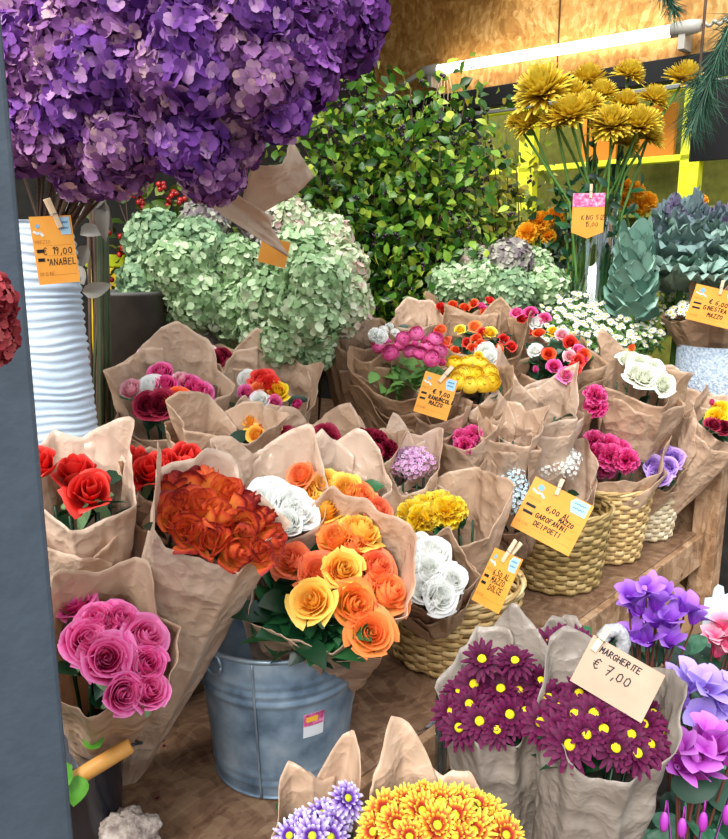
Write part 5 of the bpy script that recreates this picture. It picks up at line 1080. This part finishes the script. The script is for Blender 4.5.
def cyclamen(label, fl_, leaves_, cx, cy, Y, m, r, buds=(), seed=0, spread=.12):
    rs = random.Random(seed); c = at(cx, cy, Y); base = Vector((c.x, c.y, LOW + .002)); root = thing('potted_cyclamen', label, 'cyclamen', Matrix.Translation(base)); ht = c.z - LOW
    ph = max(.06, min(.13, ht * .45)); mb = MB(); mb.lathe([(0, .003), (.05, .003), (.052, 0), (.07, ph), (.075, ph), (.075, ph + .012), (.068, ph + .012), (.05, .02)], 32); mb.obj('pot', terr, root)
    so_ = MB(); so_.lathe([(.0, ph), (.066, ph)], 24); so_.obj('soil', dark_m, root)
    for i, f in enumerate(fl_):
        x, y, dY = f if len(f) == 3 else (*f, 0); p = at(x, y, Y + dY) - base; n = Vector((rs.uniform(-.5, .5), rs.uniform(-.7, .1), 1)); o = flower('cyclamen', m, p, n, r * rs.uniform(.85, 1.1), root)
        q = Vector((rs.uniform(-.02, .02), rs.uniform(-.02, .02), ph)); mb = MB(); iv = o.matrix_basis.inverted(); top = p + Vector((0, 0, .008))
        mb.tube([iv @ (p - n.normalized() * r * .15), iv @ (p + Vector((.006, .01, .004))), iv @ (p + Vector((.008, .014, -.02))), iv @ (p.lerp(q, .5) + Vector((0, .01, 0))), iv @ q], .0022 / r, 6); mb.obj('stem', mat('cyc_stem', '#6a3f34'), o)
    for (x, y) in buds:
        p = at(x, y, Y - .05) - base; mb = MB(); mb.ball(p, .0085, 10, 8, .5, 0, (.75, .75, 1.9))
        for i in range(len(mb.uv)): mb.uv[i] = (mb.uv[i][0], .2 + .5 * mb.uv[i][1])
        mb.tube([p + Vector((0, 0, .012)), p + Vector((.004, .006, .03)), Vector((0, 0, ph))], .0014, 5, 0); mb.obj('flower_bud', m, root)
    lm = MB()
    for (x, y, sc_) in leaves_:
        p = at(x, y, Y + rs.uniform(0, .1)) - base; M = frame(Vector((rs.uniform(-.5, .5), rs.uniform(-.9, -.1), 1)), p, rs.uniform(0, 6), sc_); rd = rs.random()
        def fn(a, t):
            an = a * 2 * PI; rr = t * (.9 + .22 * math.cos(an) - .5 * max(0, math.cos(an + PI)) ** 8) * (1 + .03 * math.sin(an * 14))
            return M @ Vector((rr * math.sin(an), rr * math.cos(an), .18 * t * t * math.cos(2 * an) - .1 * t))
        lm.grid(fn, 28, 5, rd, wrap=True)
        lm.tube([p, p * .6 + Vector((0, 0, ph * .3)), Vector((0, 0, ph))], .0022, 5, .9)
    lm.obj('foliage', cyc_leaf, root); return root
def lv(x0, x1, y0, y1, n, s, seed):
    r2 = random.Random(seed); return [(r2.uniform(x0, x1), r2.uniform(y0, y1), s * r2.uniform(.75, 1.2)) for _ in range(n)]
cyclamen('violet cyclamen flowering in the dark gap under the bench', [(640, 612), (655, 625), (683, 612), (666, 645), (648, 645), (628, 598), (663, 597, .05), (636, 640), (692, 622), (655, 608), (670, 625), (645, 592)], lv(610, 700, 640, 680, 16, .04, 1), 655, 655, 1.42, P_vio, .033, seed=1)
cyclamen('pale lilac cyclamen beside the handwritten tan card', [(672, 690), (690, 688), (705, 692), (722, 700), (668, 700), (718, 716), (700, 722), (680, 706)], lv(660, 740, 690, 740, 14, .04, 2), 695, 720, 1.2, P_lil, .04, seed=2)
cyclamen('magenta pink cyclamen with drooping buds, lowest on the right', [(680, 752), (698, 758), (692, 774), (716, 756), (676, 768), (728, 762), (706, 742)], lv(655, 760, 770, 850, 22, .036, 3), 695, 795, 1.02, P_mag, .034, buds=[(664, 822), (682, 828), (703, 822), (727, 815)], seed=3)
cyclamen('rose pink cyclamen by the white plant label at the right edge', [(712, 640), (722, 628), (726, 650), (716, 655), (732, 640), (720, 640), (728, 690, -.1)], lv(690, 760, 650, 700, 14, .045, 4), 718, 665, 1.55, P_pk, .03, seed=4)
cyclamen('violet cyclamen with mostly leaves, in shadow behind the pale lilac one', [(640, 600, .12), (632, 618, .12)], lv(620, 720, 640, 700, 22, .05, 5), 665, 670, 1.62, P_vio, .03, seed=5)
pl = at(718, 606, 1.6); mb = MB()
out = [(-.03, -.055), (.03, -.055), (.03, .02), (.022, .03), (.012, .025), (.008, .045), (-.004, .05), (-.012, .04), (-.014, .02), (-.03, .018)]
n_ = len(out); mb.add([(x, 0, y) for x, y in out] + [(x, .002, y) for x, y in out], [tuple(range(n_)), tuple(range(n_, 2 * n_))[::-1]] + [(i, i + n_, (i + 1) % n_ + n_, (i + 1) % n_) for i in range(n_)])
mb.box((-.004, -.001, -.3), (.004, .001, -.05))
tag(mb.obj('plant_label', mat('label_pale', '#cfe2e8'), None, False, M=Matrix.Translation(pl)), 'pale blue white plant label standing above the rose pink cyclamen', 'plant label')
# jar, braided loop and plastic pole in the gloom under the bench
pj = at(662, 590, 2.4); pj.z = 0
hj = at(662, 566, 2.4).z; mb = MB(); mb.lathe([(0, .0), (.09, 0), (.1, .04), (.1, hj * .7), (.07, hj * .86), (.045, hj * .9), (.045, hj * .96), (.06, hj * .965), (.06, hj), (0, hj)], 36)
tag(mb.obj('stoneware_jar', mat('stoneware', [(.2, '#7d5f40'), (.8, '#a68460')], 'noise', .4), M=Matrix.Translation((pj.x, pj.y, .001))), 'brown necked stoneware jar in the shadow under the bench', 'jar')
pr_ = at(612, 650, 1.3); mb = MB()
mb.tube([pr_ + Vector((-.015, 0, -.3))] + [pr_ + Vector((.02 * math.sin(a), 0, .01 + .03 * math.cos(a))) for a in np.linspace(-1.6, 2.4, 14)], [.011 + .0022 * (i % 2) for i in range(15)], 10)
for i, p in enumerate(mb.v): v = Vector(p); mb.v[i] = tuple(v + Vector((1, 1, 1)) * .003 * noise.noise(v * 260))
tag(mb.obj('braided_loop', mat('braid_grey', [(.3, '#8a8a90'), (.7, '#c9c8c8')], 'noise', .7, nscale=150)), 'grey braided hook sticking up beside the handwritten tan card', 'hook')
pq = at(442, 700, 1.38); pq.z = LOW
mb = MB(); mb.lathe([(0, 0), (.012, 0), (.012, at(442, 690, 1.38).z - LOW), (0, at(442, 690, 1.38).z - LOW)], 20)
tag(mb.obj('plastic_tube', glassy('clear_plastic', '#c2d4e0', .08, .5), M=Matrix.Translation(pq)), 'clear plastic tube standing upright left of the wine red daisies', 'tube')
pc = at(415, 745, 1.34)
sh = thing('plastic_sleeve', 'crumpled clear plastic film hanging from the bench edge by the daisies', 'plastic film', Matrix.Translation(pc)); inv = Matrix.Translation(-pc)
sheet('film', [at(392, 800, 1.34), at(434, 790, 1.42), at(436, 712, 1.44), at(398, 742, 1.36)], glassy('film_clear', '#d8d4cc', .12, .78), sh, inv, .012, seed=9)

# ================================================================== HANGING THINGS AND THE NEAR LEFT EDGE
pine_m = mat('pine_needle', [(0, '#1f3f30'), (.6, '#3d6a52'), (1, '#6b9478')], 'rnd', .5)
def pine(label, pts, n, L, top):
    path = [Vector(p) for p in pts]; root = thing('pine_sprig', label, 'pine branch', Matrix.Translation(path[0])); inv = Matrix.Translation(-path[0]); pth = [inv @ p for p in path]
    mb = MB(); mb.tube([Vector((0, 0, top - path[0].z))] + pth, .004, 6); mb.obj('twig', brown_stem, root); nm = MB()
    for i in range(n):
        x = rng.random() * (len(pth) - 1); a = int(min(len(pth) - 2, x)); p = pth[a].lerp(pth[a + 1], x - a); d = (pth[a + 1] - pth[a]).normalized()
        q = (d * .6 + Vector((rng.uniform(-1, 1), rng.uniform(-1, 1), rng.uniform(-1, 1)))).normalized() + Vector((0, 0, -.5)); s_ = d.cross(q).normalized() * .0016; e = p + q * L * rng.uniform(.6, 1.1)
        nm.add([p - s_, p + s_, e], [(0, 1, 2)], None, rng.random()); s2 = q.cross(s_).normalized() * .0014; nm.add([p - s2, p + s2, e], [(0, 1, 2)], None, rng.random())
    nm.obj('needles', pine_m, root)
pine('green pine sprig hanging above the right end of the light tube', [at(655, -20, 2.3), at(668, -2, 2.3), at(676, 10, 2.3)], 160, .05, 2.75)
pine('dark pine branch drooping at the top right corner', [at(735, 10, 2.3), at(722, 45, 2.3), at(708, 85, 2.32), at(700, 110, 2.34)], 420, .09, 2.75)
pine('dark needle tuft hanging below the window frame beside the last chrysanthemum', [at(700, 70, 2.45), at(694, 100, 2.45), at(690, 128, 2.45)], 260, .08, 2.75)
pb_ = on_end(722, 120, TW - .08); mb = MB(); mb.box((-.006, -.1, -.13), (.006, .1, .13))
o = mb.obj('hanging_board', black_m, None, False, .002); o.matrix_world = STALL @ Matrix.Translation((TW - .08, s_of(pb_), pb_.z)); tag(o, 'plain black board hanging in the window opening at the right edge', 'board')
# red hydrangea reaching in front of the post
hp_ = [(-14, 300, .62, .022, H_red), (-16, 335, .62, .024, H_red), (-24, 318, .61, .022, H_red), (-10, 350, .63, .014, H_red), (-8, 318, .62, .014, H_red)]
bunch('red_hydrangea', 'faded red hydrangea poking in from the left edge past the post', 'hydrangea', hp_, Vector((at(-140, 500, .62).x, .62, .002)), stem_m=brown_stem, spread=.006, zface=.9, sr=.0025)
